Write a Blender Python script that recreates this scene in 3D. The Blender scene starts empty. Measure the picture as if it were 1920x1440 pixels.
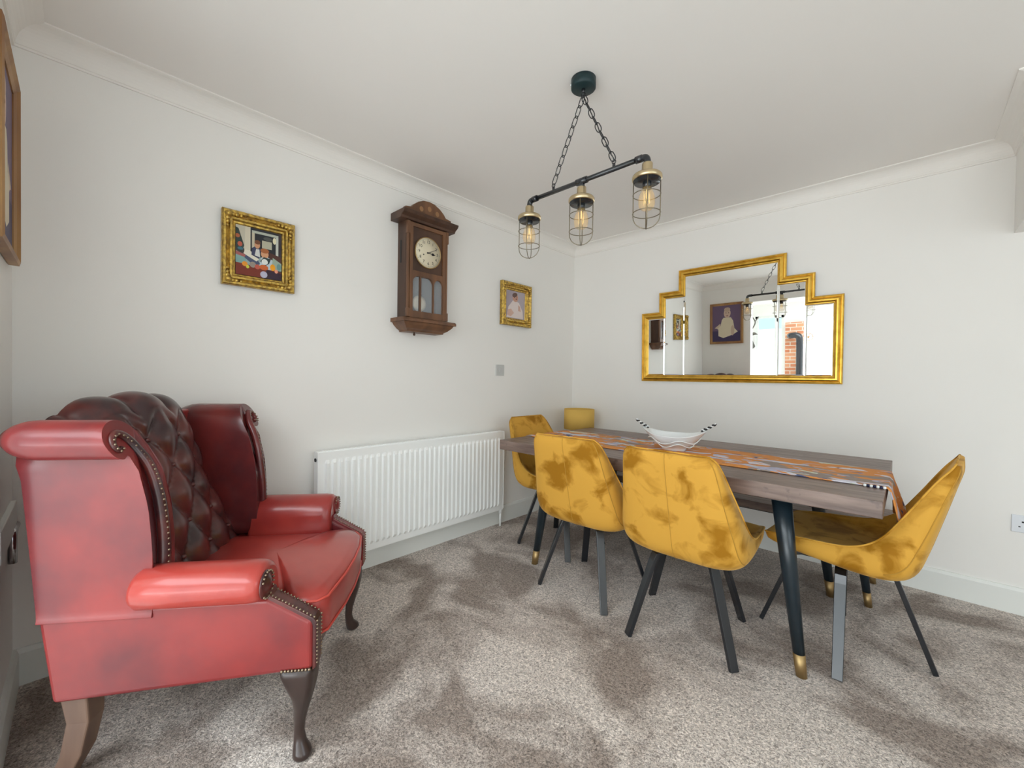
import bpy, math, random
from mathutils import Vector, Matrix
random.seed(7)
S = bpy.context.scene
COL = S.collection
PI = math.pi

# ------------------------------------------------------------------ camera
F_PX, YAW, PITCH, ROLL = 776.76, 0.7645, -0.0141, 0.0151
CAM = Vector((2.3388, -3.2799, 1.152))
F0 = Vector((-math.sin(YAW), math.cos(YAW), 0)); R0 = Vector((math.cos(YAW), math.sin(YAW), 0)); U0 = Vector((0, 0, 1))
FW = F0*math.cos(PITCH) + U0*math.sin(PITCH); UP = -F0*math.sin(PITCH) + U0*math.cos(PITCH)
RT = R0*math.cos(ROLL) + UP*math.sin(ROLL); UP = -R0*math.sin(ROLL) + UP*math.cos(ROLL)
cd = bpy.data.cameras.new('camera'); cam = bpy.data.objects.new('camera', cd); COL.objects.link(cam)
cd.sensor_width = 36; cd.lens = 36*F_PX/1920; cd.clip_start = 0.02
cam.matrix_world = Matrix(((RT.x, UP.x, -FW.x, CAM.x), (RT.y, UP.y, -FW.y, CAM.y), (RT.z, UP.z, -FW.z, CAM.z), (0, 0, 0, 1)))
S.camera = cam

# ------------------------------------------------------------------ world, lights, exposure
w = bpy.data.worlds.new('World'); S.world = w; w.use_nodes = True
bg = w.node_tree.nodes['Background']; bg.inputs[0].default_value = (0.55, 0.84, 1.0, 1); bg.inputs[1].default_value = 3.2

def area(name, loc, rot, sx, sy, power, color=(1, 1, 1)):
    l = bpy.data.lights.new(name, 'AREA'); l.shape = 'RECTANGLE'; l.size = sx; l.size_y = sy; l.energy = power; l.color = color
    o = bpy.data.objects.new(name, l); COL.objects.link(o); o.location = loc; o.rotation_euler = rot
    return o
# daylight outside the far room's glazing (garden side) and above a roof lantern, unseen, added for ceiling bounce
area('daylight_glazing', (2.9, -7.35, 1.25), (math.radians(90), 0, 0), 4.2, 2.1, 150, (0.955, 0.98, 1.0))
area('added_roof_fill', (2.2, -5.3, 2.75), (0, 0, 0), 3.4, 2.0, 300, (0.96, 0.98, 1.0))
# fill through an unseen window added on the right, lifting the left wall
area('added_side_fill', (4.55, -2.55, 1.45), (math.radians(90), 0, math.radians(90)), 1.5, 1.2, 29, (0.96, 0.98, 1.0))
area('added_ceiling_fill', (2.9, -7.9, 0.25), (math.radians(110), 0, 0), 4.2, 0.9, 145, (0.96, 0.98, 1.0))  # added fill aimed up through the glazing to lift the dark ceiling
sun = bpy.data.lights.new('sun', 'SUN'); sun.energy = 4.0; sun.angle = 0.02; so_ = bpy.data.objects.new('sun', sun); COL.objects.link(so_); so_.rotation_euler = (math.radians(-52), 0, math.radians(8))   # high behind the house, onto the garden
S.view_settings.view_transform = 'Standard'; S.view_settings.look = 'None'; S.view_settings.gamma = 1
S.view_settings.use_curve_mapping = False; S.view_settings.exposure = -1.15
S.cycles.use_denoising = True
S.cycles.max_bounces = 12; S.cycles.diffuse_bounces = 8; S.cycles.glossy_bounces = 5; S.cycles.transmission_bounces = 8
S.cycles.transparent_max_bounces = 8; S.cycles.sample_clamp_indirect = 6; S.cycles.caustics_reflective = False; S.cycles.caustics_refractive = False

# ------------------------------------------------------------------ materials
def srgb(r, g, b):
    f = lambda c: (c/255/12.92) if c/255 <= 0.04045 else ((c/255+0.055)/1.055)**2.4
    return (f(r), f(g), f(b), 1)

def mat(name, col, rough=0.5, metal=0.0, col2=None, scale=5, detail=4, lo=0.35, hi=0.65, bump=0, bscale=None, bdist=0.002,
        coat=0, coat_rough=0.1, sheen=0, trans=0, emit=None, estr=0, stretch=None, spec=0.5, ior=1.45, rough2=None, sheen_tint=None, dist=0):
    m = bpy.data.materials.new(name); m.use_nodes = True
    nt = m.node_tree; b = nt.nodes['Principled BSDF']
    b.inputs['Base Color'].default_value = col; b.inputs['Roughness'].default_value = rough; b.inputs['Metallic'].default_value = metal
    b.inputs['Coat Weight'].default_value = coat; b.inputs['Coat Roughness'].default_value = coat_rough
    b.inputs['Sheen Weight'].default_value = sheen; b.inputs['Sheen Roughness'].default_value = 0.35
    if sheen_tint: b.inputs['Sheen Tint'].default_value = sheen_tint
    b.inputs['Transmission Weight'].default_value = trans; b.inputs['Specular IOR Level'].default_value = spec; b.inputs['IOR'].default_value = ior
    if emit: b.inputs['Emission Color'].default_value = emit; b.inputs['Emission Strength'].default_value = estr
    if col2 or bump or rough2 is not None:
        tc = nt.nodes.new('ShaderNodeTexCoord'); mp = nt.nodes.new('ShaderNodeMapping')
        nt.links.new(tc.outputs['Object'], mp.inputs['Vector'])
        if stretch: mp.inputs['Scale'].default_value = stretch
    if col2 or rough2 is not None:
        n = nt.nodes.new('ShaderNodeTexNoise'); n.inputs['Scale'].default_value = scale; n.inputs['Detail'].default_value = detail
        n.inputs['Distortion'].default_value = dist
        nt.links.new(mp.outputs[0], n.inputs['Vector'])
        mr = nt.nodes.new('ShaderNodeMapRange'); mr.inputs['From Min'].default_value = lo; mr.inputs['From Max'].default_value = hi
        nt.links.new(n.outputs['Fac'], mr.inputs['Value'])
        if col2:
            mx = nt.nodes.new('ShaderNodeMix'); mx.data_type = 'RGBA'
            mx.inputs[6].default_value = col; mx.inputs[7].default_value = col2
            nt.links.new(mr.outputs[0], mx.inputs[0]); nt.links.new(mx.outputs[2], b.inputs['Base Color'])
        if rough2 is not None:
            m2 = nt.nodes.new('ShaderNodeMapRange'); m2.inputs['To Min'].default_value = rough; m2.inputs['To Max'].default_value = rough2
            nt.links.new(mr.outputs[0], m2.inputs['Value']); nt.links.new(m2.outputs[0], b.inputs['Roughness'])
    if bump:
        n2 = nt.nodes.new('ShaderNodeTexNoise'); n2.inputs['Scale'].default_value = bscale or scale; n2.inputs['Detail'].default_value = 6
        nt.links.new(mp.outputs[0], n2.inputs['Vector'])
        bp = nt.nodes.new('ShaderNodeBump'); bp.inputs['Strength'].default_value = bump; bp.inputs['Distance'].default_value = bdist
        nt.links.new(n2.outputs['Fac'], bp.inputs['Height']); nt.links.new(bp.outputs[0], b.inputs['Normal'])
    return m

M_WALL = mat('wall_paint', srgb(241, 239, 235), 0.85, bump=0.08, bscale=300, spec=0.3)
M_CEIL = mat('ceiling_paint', srgb(242, 239, 235), 0.9, spec=0.2)
M_TRIM = mat('white_gloss', srgb(232, 234, 230), 0.4)
M_CORN = mat('cornice_paint', srgb(242, 239, 234), 0.7)
M_RAD = mat('radiator_enamel', srgb(250, 252, 251), 0.35)
M_LEATHER = mat('oxblood_leather', (0.28, 0.025, 0.022, 1), 0.40, col2=(0.13, 0.016, 0.020, 1), scale=3.2, lo=0.35, hi=0.62, bump=0.12, bscale=260, bdist=0.0008, coat=0.45, coat_rough=0.20, spec=0.4)
M_LEATHER_D = mat('dark_leather', (0.115, 0.022, 0.018, 1), 0.30, col2=(0.035, 0.012, 0.014, 1), scale=9, lo=0.38, hi=0.62, bump=0.12, bscale=260, bdist=0.0008, coat=0.4, coat_rough=0.18)  # darker leather: inner back, front rail, near-side facings
M_LEATHER_W = mat('far_wing_shaded_leather', (0.17, 0.022, 0.020, 1), 0.26, col2=(0.085, 0.014, 0.016, 1), scale=5, bump=0.1, bscale=260, bdist=0.0008, coat=0.5, coat_rough=0.16)  # far wing only: its weaker light is put into a darker leather colour
M_LEATHER_S = mat('light_red_leather', (0.42, 0.050, 0.038, 1), 0.34, col2=(0.24, 0.022, 0.022, 1), scale=3.0, lo=0.40, hi=0.70, bump=0.12, bscale=260, bdist=0.0008, coat=0.55, coat_rough=0.16, spec=0.4)  # lighter, redder leather for the seat cushion and arms
M_PIPING = mat('leather_piping', (0.55, 0.07, 0.05, 1), 0.4)
M_NAIL = mat('antique_brass_nail', (0.30, 0.23, 0.16, 1), 0.4, 1.0)
M_MAHOG = mat('dark_mahogany', (0.028, 0.017, 0.015, 1), 0.3, col2=(0.05, 0.028, 0.022, 1), scale=12, stretch=(1, 1, 0.2), coat=0.3)
M_LEGPALE = mat('worn_brown_wood', (0.20, 0.12, 0.08, 1), 0.45, col2=(0.12, 0.07, 0.05, 1), scale=14, stretch=(1, 1, 0.15))
M_VELVET = mat('mustard_velvet', (0.63, 0.335, 0.052, 1), 0.75, col2=(0.33, 0.145, 0.008, 1), scale=8.0, detail=8, lo=0.49, hi=0.63, sheen=0.35, sheen_tint=(1.0, 0.75, 0.35, 1), bump=0.25, bscale=9, bdist=0.006, dist=0.6, spec=0.2)
def vary(m):   # each copy samples another patch of the cloth
    nt = m.node_tree; oi = nt.nodes.new('ShaderNodeObjectInfo'); mu = nt.nodes.new('ShaderNodeMath'); mu.operation = 'MULTIPLY'; mu.inputs[1].default_value = 37.0
    cb = nt.nodes.new('ShaderNodeCombineXYZ'); nt.links.new(oi.outputs['Random'], mu.inputs[0])
    for k in range(3): nt.links.new(mu.outputs[0], cb.inputs[k])
    nt.links.new(cb.outputs[0], [n for n in nt.nodes if n.type == 'MAPPING'][0].inputs['Location'])
vary(M_VELVET)
M_SEAM = mat('mustard_seam', (0.45, 0.24, 0.03, 1), 0.8)
M_BLACK = mat('black_powder_metal', (0.012, 0.014, 0.018, 1), 0.24, spec=0.9)
M_LEGTAB = mat('blue_black_metal', (0.010, 0.020, 0.028, 1), 0.28, spec=0.7)
M_BRASS = mat('brushed_brass', (0.46, 0.32, 0.15, 1), 0.5, 1.0)
M_CAPBR = mat('satin_brass', (0.62, 0.50, 0.31, 1), 0.32, 1.0)
M_WIRE = mat('bronze_wire', (0.30, 0.26, 0.19, 1), 0.35, 1.0)
M_TEAL = mat('dark_teal_metal', (0.008, 0.028, 0.032, 1), 0.45, spec=0.5)
M_GOLD = mat('gilt', (0.85, 0.52, 0.09, 1), 0.30, 0.9, col2=(0.60, 0.33, 0.04, 1), scale=22, lo=0.45, hi=0.75)
M_GOLDD = mat('antique_gilt', (0.66, 0.44, 0.10, 1), 0.32, 0.85, col2=(0.30, 0.19, 0.06, 1), scale=60, lo=0.4, hi=0.65, bump=0.7, bscale=70, bdist=0.006)
M_MIRROR = mat('mirror_silver', (0.93, 0.95, 0.94, 1), 0.0, 1.0)
M_OAK = mat('clock_oak', (0.21, 0.098, 0.047, 1), 0.42, col2=(0.115, 0.055, 0.03, 1), scale=14, stretch=(1, 1, 0.12), detail=8, bump=0.2, bscale=60)
M_OAKD = mat('clock_dark_oak', (0.10, 0.050, 0.030, 1), 0.45, col2=(0.06, 0.03, 0.02, 1), scale=14, stretch=(1, 1, 0.12), detail=8)
M_OAKP = mat('inlaid_oak', (0.33, 0.17, 0.075, 1), 0.45)
M_DIAL = mat('silvered_dial', srgb(222, 212, 186), 0.45)
M_INK = mat('black_ink', (0.012, 0.012, 0.014, 1), 0.5)
M_PEND = mat('pendulum_brass', srgb(225, 216, 190), 0.3, 0.35)
M_BACKB = mat('clock_interior', srgb(78, 84, 88), 0.5)
M_GLASS = mat('clear_glass', (0.9, 0.95, 1, 1), 0.03); M_GLASS.node_tree.nodes['Principled BSDF'].inputs['Alpha'].default_value = 0.16
M_AMBER = mat('amber_glass', (0.95, 0.62, 0.22, 1), 0.03); M_AMBER.node_tree.nodes['Principled BSDF'].inputs['Alpha'].default_value = 0.26
M_FIL = mat('filament', (1, 0.8, 0.4, 1), 0.4, emit=(1.0, 0.72, 0.35, 1), estr=1.2)  # faint glow put in for the window's reflection on the bulbs
M_SHADE = mat('mustard_shade', (0.74, 0.47, 0.11, 1), 0.85, bump=0.2, bscale=400)
M_CERAM = mat('white_ceramic', srgb(236, 238, 238), 0.22, coat=0.4)
M_PLAST = mat('white_plastic', srgb(226, 230, 236), 0.35)
M_GREYP = mat('grey_steel_plate', srgb(196, 197, 195), 0.4)
M_CHROME = mat('chrome', (0.6, 0.6, 0.62, 1), 0.15, 1.0)
M_FRAMEW = mat('frame_walnut', (0.42, 0.23, 0.08, 1), 0.4, col2=(0.26, 0.12, 0.045, 1), scale=10, stretch=(1, 1, 0.2))
M_STONE = mat('garden_paving', srgb(200, 196, 188), 0.9)
M_GRASS = mat('garden_grass', srgb(110, 150, 80), 0.95, col2=srgb(80, 120, 60), scale=8)

def wood_top():
    m = bpy.data.materials.new('table_wood'); m.use_nodes = True; nt = m.node_tree; b = nt.nodes['Principled BSDF']; L = nt.links
    tc = nt.nodes.new('ShaderNodeTexCoord'); mp = nt.nodes.new('ShaderNodeMapping'); mp.inputs['Scale'].default_value = (0.9, 9, 9)
    L.new(tc.outputs['Object'], mp.inputs['Vector'])
    n = nt.nodes.new('ShaderNodeTexNoise'); n.inputs['Scale'].default_value = 4; n.inputs['Detail'].default_value = 9; n.inputs['Distortion'].default_value = 0.4
    L.new(mp.outputs[0], n.inputs['Vector'])
    cr = nt.nodes.new('ShaderNodeValToRGB'); e = cr.color_ramp.elements
    e[0].position = 0.30; e[0].color = (0.075, 0.042, 0.032, 1); e[1].position = 0.72; e[1].color = (0.27, 0.19, 0.155, 1)
    x = e.new(0.5); x.color = (0.17, 0.112, 0.09, 1)
    L.new(n.outputs['Fac'], cr.inputs[0])
    v = nt.nodes.new('ShaderNodeTexNoise'); v.inputs['Scale'].default_value = 26; v.inputs['Detail'].default_value = 3; L.new(tc.outputs['Object'], v.inputs['Vector'])
    mr = nt.nodes.new('ShaderNodeMapRange'); mr.inputs['From Min'].default_value = 0.62; mr.inputs['From Max'].default_value = 0.75; L.new(v.outputs['Fac'], mr.inputs['Value'])
    mx = nt.nodes.new('ShaderNodeMix'); mx.data_type = 'RGBA'; mx.inputs[7].default_value = (0.09, 0.06, 0.05, 1)
    L.new(cr.outputs[0], mx.inputs[6]); L.new(mr.outputs[0], mx.inputs[0]); L.new(mx.outputs[2], b.inputs['Base Color'])
    b.inputs['Roughness'].default_value = 0.38; b.inputs['Specular IOR Level'].default_value = 0.6
    bp = nt.nodes.new('ShaderNodeBump'); bp.inputs['Strength'].default_value = 0.25; bp.inputs['Distance'].default_value = 0.003
    L.new(n.outputs['Fac'], bp.inputs['Height']); L.new(bp.outputs[0], b.inputs['Normal'])
    return m
M_TABLE = wood_top()

def carpet():
    m = bpy.data.materials.new('taupe_carpet'); m.use_nodes = True; nt = m.node_tree; b = nt.nodes['Principled BSDF']; L = nt.links
    tc = nt.nodes.new('ShaderNodeTexCoord')
    def noise(s, d, dist=0):
        n = nt.nodes.new('ShaderNodeTexNoise'); n.inputs['Scale'].default_value = s; n.inputs['Detail'].default_value = d; n.inputs['Distortion'].default_value = dist
        L.new(tc.outputs['Object'], n.inputs['Vector']); return n
    big = noise(1.9, 5, 0.9); mid = noise(60, 4, 1.5); fine = noise(135, 3, 1.2)
    def rng(n, a, c):
        r = nt.nodes.new('ShaderNodeMapRange'); r.inputs['From Min'].default_value = a; r.inputs['From Max'].default_value = c; L.new(n.outputs['Fac'], r.inputs['Value']); return r
    m1 = nt.nodes.new('ShaderNodeMix'); m1.data_type = 'RGBA'; m1.inputs[6].default_value = (0.38, 0.31, 0.265, 1); m1.inputs[7].default_value = (0.78, 0.70, 0.64, 1)
    L.new(rng(big, 0.43, 0.56).outputs[0], m1.inputs[0])
    m2 = nt.nodes.new('ShaderNodeMix'); m2.data_type = 'RGBA'; m2.blend_type = 'MULTIPLY'; m2.inputs[0].default_value = 1
    cr = nt.nodes.new('ShaderNodeValToRGB'); e = cr.color_ramp.elements; e[0].position = 0.32; e[0].color = (0.36, 0.34, 0.33, 1); e[1].position = 0.62; e[1].color = (1.18, 1.18, 1.18, 1)
    L.new(fine.outputs['Fac'], cr.inputs[0]); L.new(m1.outputs[2], m2.inputs[6]); L.new(cr.outputs[0], m2.inputs[7])
    m3 = nt.nodes.new('ShaderNodeMix'); m3.data_type = 'RGBA'; m3.blend_type = 'MULTIPLY'; m3.inputs[0].default_value = 1
    c3 = nt.nodes.new('ShaderNodeValToRGB'); e = c3.color_ramp.elements; e[0].position = 0.35; e[0].color = (0.72, 0.72, 0.72, 1); e[1].position = 0.6; e[1].color = (1.1, 1.1, 1.1, 1)
    L.new(mid.outputs['Fac'], c3.inputs[0]); L.new(m2.outputs[2], m3.inputs[6]); L.new(c3.outputs[0], m3.inputs[7])
    L.new(m3.outputs[2], b.inputs['Base Color'])
    b.inputs['Roughness'].default_value = 1; b.inputs['Specular IOR Level'].default_value = 0.05; b.inputs['Sheen Weight'].default_value = 0.2
    bp = nt.nodes.new('ShaderNodeBump'); bp.inputs['Strength'].default_value = 0.9; bp.inputs['Distance'].default_value = 0.008
    L.new(fine.outputs['Fac'], bp.inputs['Height']); L.new(bp.outputs[0], b.inputs['Normal'])
    return m
M_CARPET = carpet()

def runner_mat():
    m = bpy.data.materials.new('printed_runner_cloth'); m.use_nodes = True; nt = m.node_tree; b = nt.nodes['Principled BSDF']; L = nt.links
    tc = nt.nodes.new('ShaderNodeTexCoord')
    def noise(s, d, dist, off):
        mp = nt.nodes.new('ShaderNodeMapping'); mp.inputs['Location'].default_value = off; mp.inputs['Scale'].default_value = (0.55, 1.2, 1)
        L.new(tc.outputs['Object'], mp.inputs['Vector'])
        n = nt.nodes.new('ShaderNodeTexNoise'); n.inputs['Scale'].default_value = s; n.inputs['Detail'].default_value = d; n.inputs['Distortion'].default_value = dist
        L.new(mp.outputs[0], n.inputs['Vector']); return n
    base = (0.68, 0.27, 0.065, 1); prev = None
    for i, (col, s, lo, hi) in enumerate([((0.30, 0.24, 0.21, 1), 5.5, 0.56, 0.58), ((0.66, 0.64, 0.72, 1), 8, 0.575, 0.595), ((0.46, 0.47, 0.62, 1), 9, 0.615, 0.63), ((0.08, 0.11, 0.22, 1), 11, 0.67, 0.685), ((0.62, 0.66, 0.55, 1), 8, 0.645, 0.66)]):
        n = noise(s, 3, 1.2, (i*3.7, i*1.9, 0))
        r = nt.nodes.new('ShaderNodeMapRange'); r.inputs['From Min'].default_value = lo; r.inputs['From Max'].default_value = hi; L.new(n.outputs['Fac'], r.inputs['Value'])
        mx = nt.nodes.new('ShaderNodeMix'); mx.data_type = 'RGBA'; mx.inputs[6].default_value = base; mx.inputs[7].default_value = col
        if prev: L.new(prev.outputs[2], mx.inputs[6])
        L.new(r.outputs[0], mx.inputs[0]); prev = mx
    L.new(prev.outputs[2], b.inputs['Base Color']); b.inputs['Roughness'].default_value = 0.8
    return m
M_RUNNER = runner_mat()

def brick():
    m = bpy.data.materials.new('orange_brick'); m.use_nodes = True; nt = m.node_tree; b = nt.nodes['Principled BSDF']
    t = nt.nodes.new('ShaderNodeTexBrick'); t.inputs['Scale'].default_value = 1; t.inputs['Color1'].default_value = (0.55, 0.2, 0.1, 1); t.inputs['Color2'].default_value = (0.68, 0.33, 0.18, 1); t.inputs['Mortar'].default_value = (0.7, 0.6, 0.5, 1)
    t.inputs['Brick Width'].default_value = 0.21; t.inputs['Row Height'].default_value = 0.075; t.inputs['Mortar Size'].default_value = 0.008
    tc = nt.nodes.new('ShaderNodeTexCoord'); mp = nt.nodes.new('ShaderNodeMapping'); mp.inputs['Rotation'].default_value = (math.radians(90), 0, 0)
    nt.links.new(tc.outputs['Object'], mp.inputs['Vector']); nt.links.new(mp.outputs[0], t.inputs['Vector']); nt.links.new(t.outputs['Color'], b.inputs['Base Color'])
    b.inputs['Roughness'].default_value = 0.9
    return m
M_BRICK = brick()
_cm = {}
def flat(r, g, b, rough=0.6):
    k = (r, g, b)
    if k not in _cm: _cm[k] = mat('paint_%d_%d_%d' % k, srgb(r, g, b), rough)
    return _cm[k]

# ------------------------------------------------------------------ mesh helpers
class MB:
    def __init__(s): s.v = []; s.f = []; s.mi = []; s.sm = []
    def add(s, vs, fs, mi=0, smooth=False, M=None):
        o = len(s.v)
        for p in vs:
            p = Vector(p); s.v.append(tuple(M @ p) if M else tuple(p))
        for f in fs: s.f.append([i+o for i in f]); s.mi.append(mi); s.sm.append(smooth)
        return s
    def box(s, a, b, mi=0, M=None):
        x0, x1 = sorted((a[0], b[0])); y0, y1 = sorted((a[1], b[1])); z0, z1 = sorted((a[2], b[2]))
        v = [(x0, y0, z0), (x1, y0, z0), (x1, y1, z0), (x0, y1, z0), (x0, y0, z1), (x1, y0, z1), (x1, y1, z1), (x0, y1, z1)]
        return s.add(v, [(0, 3, 2, 1), (4, 5, 6, 7), (0, 1, 5, 4), (1, 2, 6, 5), (2, 3, 7, 6), (3, 0, 4, 7)], mi, False, M)
    def loft(s, rings, closed=True, cap=True, mi=0, smooth=True, M=None, loop=False):
        n = len(rings[0]); v = [p for r in rings for p in r]; f = []
        m = len(rings)
        for i in range(m if loop else m-1):
            j2 = (i+1) % m
            for j in range(n if closed else n-1):
                k = (j+1) % n
                f.append((i*n+j, i*n+k, j2*n+k, j2*n+j))
        s.add(v, f, mi, smooth, M)
        if cap and closed and not loop:
            o = len(s.v)-len(v)
            s.f.append([o+i for i in reversed(range(n))]); s.mi.append(mi); s.sm.append(False)
            s.f.append([o+(m-1)*n+i for i in range(n)]); s.mi.append(mi); s.sm.append(False)
        return s
    def tube(s, pts, r, n=10, loop=False, mi=0, M=None, smooth=True, cap=True):
        pts = [Vector(p) for p in pts]; rings = []; m = len(pts)
        rr = r if isinstance(r, (list, tuple)) else [r]*m
        up = None
        for i, p in enumerate(pts):
            a = pts[(i-1) % m] if (loop or i > 0) else p; b = pts[(i+1) % m] if (loop or i < m-1) else p
            d = (b-a).normalized()
            if up is None:
                up = Vector((0, 0, 1)) if abs(d.z) < 0.9 else Vector((1, 0, 0))
            x = d.cross(up)
            if x.length < 1e-5: x = d.cross(Vector((0.3, 1, 0.2)))
            x.normalize(); up = x.cross(d).normalized()
            rings.append([p + (x*math.cos(2*PI*k/n) + up*math.sin(2*PI*k/n))*rr[i] for k in range(n)])
        return s.loft(rings, True, cap, mi, smooth, M, loop)
    def lathe(s, prof, n=32, c=(0, 0, 0), mi=0, M=None, cap=True, smooth=True):
        rings = [[(c[0]+r*math.cos(2*PI*k/n), c[1]+r*math.sin(2*PI*k/n), c[2]+z) for k in range(n)] for r, z in prof]
        return s.loft(rings, True, cap, mi, smooth, M)
    def prism(s, poly, a, b, axis=0, mi=0, M=None, smooth=False):
        def P(u, v, t): return {0: (t, u, v), 1: (u, t, v), 2: (u, v, t)}[axis]
        n = len(poly); v = [P(u, q, a) for u, q in poly]+[P(u, q, b) for u, q in poly]
        f = [tuple(range(n)), tuple(n+i for i in reversed(range(n)))]
        s.add(v, f, mi, False, M); o = len(s.v)-2*n
        for i in range(n):
            j = (i+1) % n; s.f.append([o+i, o+n+i, o+n+j, o+j]); s.mi.append(mi); s.sm.append(smooth)
        return s
    def ball(s, c, r, n=10, mi=0, sz=1.0, M=None):
        prof = [(max(1e-4, r*math.sin(PI*i/6)), -r*sz*math.cos(PI*i/6)) for i in range(7)]
        return s.lathe(prof, n, c, mi, M)
    def build(s, name, mats, parent=None, bevel=0, seg=2, sub=0, angle=40, solid=0, recalc=True):
        me = bpy.data.meshes.new(name); me.from_pydata(s.v, [], s.f)
        for m in (mats if isinstance(mats, list) else [mats]): me.materials.append(m)
        for p, mi, sm in zip(me.polygons, s.mi, s.sm): p.material_index = mi; p.use_smooth = sm
        if recalc:
            import bmesh
            bm = bmesh.new(); bm.from_mesh(me); bmesh.ops.recalc_face_normals(bm, faces=bm.faces); bm.to_mesh(me); bm.free()
        me.update()
        o = bpy.data.objects.new(name, me); COL.objects.link(o)
        if parent: o.parent = parent
        if solid:
            q = o.modifiers.new('solid', 'SOLIDIFY'); q.thickness = solid; q.offset = 0
        if bevel:
            q = o.modifiers.new('bevel', 'BEVEL'); q.width = bevel; q.segments = seg; q.limit_method = 'ANGLE'; q.angle_limit = math.radians(angle); q.harden_normals = False
        if sub:
            q = o.modifiers.new('sub', 'SUBSURF'); q.levels = sub; q.render_levels = sub
        return o

def empty(name, loc, rz=0):
    o = bpy.data.objects.new(name, None); COL.objects.link(o); o.location = loc; o.rotation_euler = (0, 0, rz); o.empty_display_size = 0.1
    return o
def tag(o, label, cat, group=None):
    o['label'] = label; o['category'] = cat
    if group: o['group'] = group
    return o
def struct(o): o['kind'] = 'structure'; return o
def copy_tree(o, parent=None):
    c = o.copy(); COL.objects.link(c); c.parent = parent
    for ch in list(o.children): copy_tree(ch, c)
    return c

def smooth_loop(pts, k=6, closed=True):
    n = len(pts); out = []
    for i in range(n if closed else n-1):
        g = lambda j: Vector(pts[j % n]) if closed else Vector(pts[max(0, min(n-1, j))])
        p0, p1, p2, p3 = g(i-1), g(i), g(i+1), g(i+2)
        for j in range(k):
            t = j/k
            out.append(0.5*((2*p1)+(p2-p0)*t+(2*p0-5*p1+4*p2-p3)*t*t+(3*p1-p0-3*p2+p3)*t**3))
    if not closed: out.append(Vector(pts[-1]))
    return out
def interp(tab, x):
    if x <= tab[0][0]: return tab[0][1]
    for (a, b), (c, d) in zip(tab, tab[1:]):
        if x <= c: return b+(d-b)*(x-a)/(c-a)
    return tab[-1][1]

def offset_poly(poly, d, closed=True):
    """mitred inward offset (poly listed counter-clockwise, inward = left)"""
    n = len(poly); out = []
    for i in range(n):
        p = Vector(poly[i]).to_2d() if len(poly[i]) > 2 else Vector(poly[i])
        def nrm(a, b):
            e = (Vector(b)-Vector(a)).normalized(); return Vector((-e.y, e.x))
        if closed or 0 < i < n-1:
            n1 = nrm(poly[i-1], poly[i]); n2 = nrm(poly[i], poly[(i+1) % n])
            m = (n1+n2); m = m/(m.dot(n1)) if abs(m.dot(n1)) > 1e-6 else n1
        elif i == 0: m = nrm(poly[0], poly[1])
        else: m = nrm(poly[-2], poly[-1])
        out.append(p+m*d)
    return out
def sweep(mb, poly, prof, P, closed=True, mi=0, smooth=False):
    """prof: closed list of (offset, height); P maps (u,v,h)->xyz"""
    rings = []
    offs = [offset_poly(poly, d, closed) for d, h in prof]
    for i in range(len(poly)):
        rings.append([P(offs[j][i].x, offs[j][i].y, prof[j][1]) for j in range(len(prof))])
    mb.loft(rings, True, not closed, mi, smooth, None, closed)
    return mb

# ------------------------------------------------------------------ room shell
H = 2.40
X_R = 4.3; Y_N = -3.45; Y_F = -7.2; XB = 2.706; YB = -0.64
def bx(name, a, b, m, kind=True, bevel=0):
    o = MB().box(a, b).build(name, m, bevel=bevel)
    if kind: struct(o)
    return o
bx('floor', (-0.1, Y_N-0.06, -0.05), (X_R+0.1, 0.1, 0.0), M_CARPET)
bx('floor_far_room', (-1.6, Y_F-0.1, -0.05), (X_R+1.3, Y_N-0.06, 0.0), mat('pale_tile', srgb(236, 236, 234), 0.4))
bx('ceiling', (-0.1, Y_N-0.12, H), (X_R+0.1, 0.1, H+0.1), M_CEIL)
bx('wall_left', (-0.1, Y_N-0.12, 0), (0, 0.1, H), M_WALL)
bx('wall_back', (0, 0, 0), (X_R+0.1, 0.1, H), M_WALL)
m = MB(); m.box((0, Y_N-0.12, 0), (0.672, Y_N, H)); m.box((0.672, Y_N-0.12, 2.09), (X_R, Y_N, H)); m.box((X_R-0.35, Y_N-0.12, 0), (X_R, Y_N, 2.09))
struct(m.build('wall_near', M_WALL))
m = MB(); m.box((X_R, -1.80, 0), (X_R+0.1, 0, H)); m.box((X_R, Y_N-0.12, 0), (X_R+0.1, -3.30, H)); m.box((X_R, -3.30, 0), (X_R+0.1, -1.80, 0.85)); m.box((X_R, -3.30, 2.05), (X_R+0.1, -1.80, H))
struct(m.build('wall_right', M_WALL))
# boxed-in bulkhead at the right of the back wall
struct(MB().box((XB, YB, 1.925), (X_R, 0, H)).build('trim_2', M_WALL))
# cornice: cove profile swept along the walls, mitred
E_, ZC = 0.0815, 2.3184
prof = [(0.0, ZC-0.004), (0.007, ZC-0.004), (0.007, ZC+0.004)]
for i in range(9):
    a = PI/2*i/8
    prof.append((0.010+(E_-0.020)*(1-math.cos(a)), ZC+0.006+(H-ZC-0.014)*math.sin(a)))
prof += [(E_-0.006, H-0.007), (E_, H-0.005), (E_, H+0.001), (0.0, H+0.001)]
path = [(X_R, Y_N), (X_R, YB), (XB, YB), (XB, 0), (0, 0), (0, Y_N)]
m = MB(); sweep(m, path, prof, lambda u, v, h: (u, v, h)); struct(m.build('trim_1', M_CORN))
def skirting(name, pts):
    pr = [(0, 0), (0.016, 0), (0.016, 0.118), (0.010, 0.1335), (0, 0.134)]
    m = MB(); sweep(m, pts, pr, lambda u, v, h: (u, v, h), closed=False); return struct(m.build(name, M_TRIM))
skirting('baseboard_left', [(0, 0), (0, Y_N)])
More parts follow.
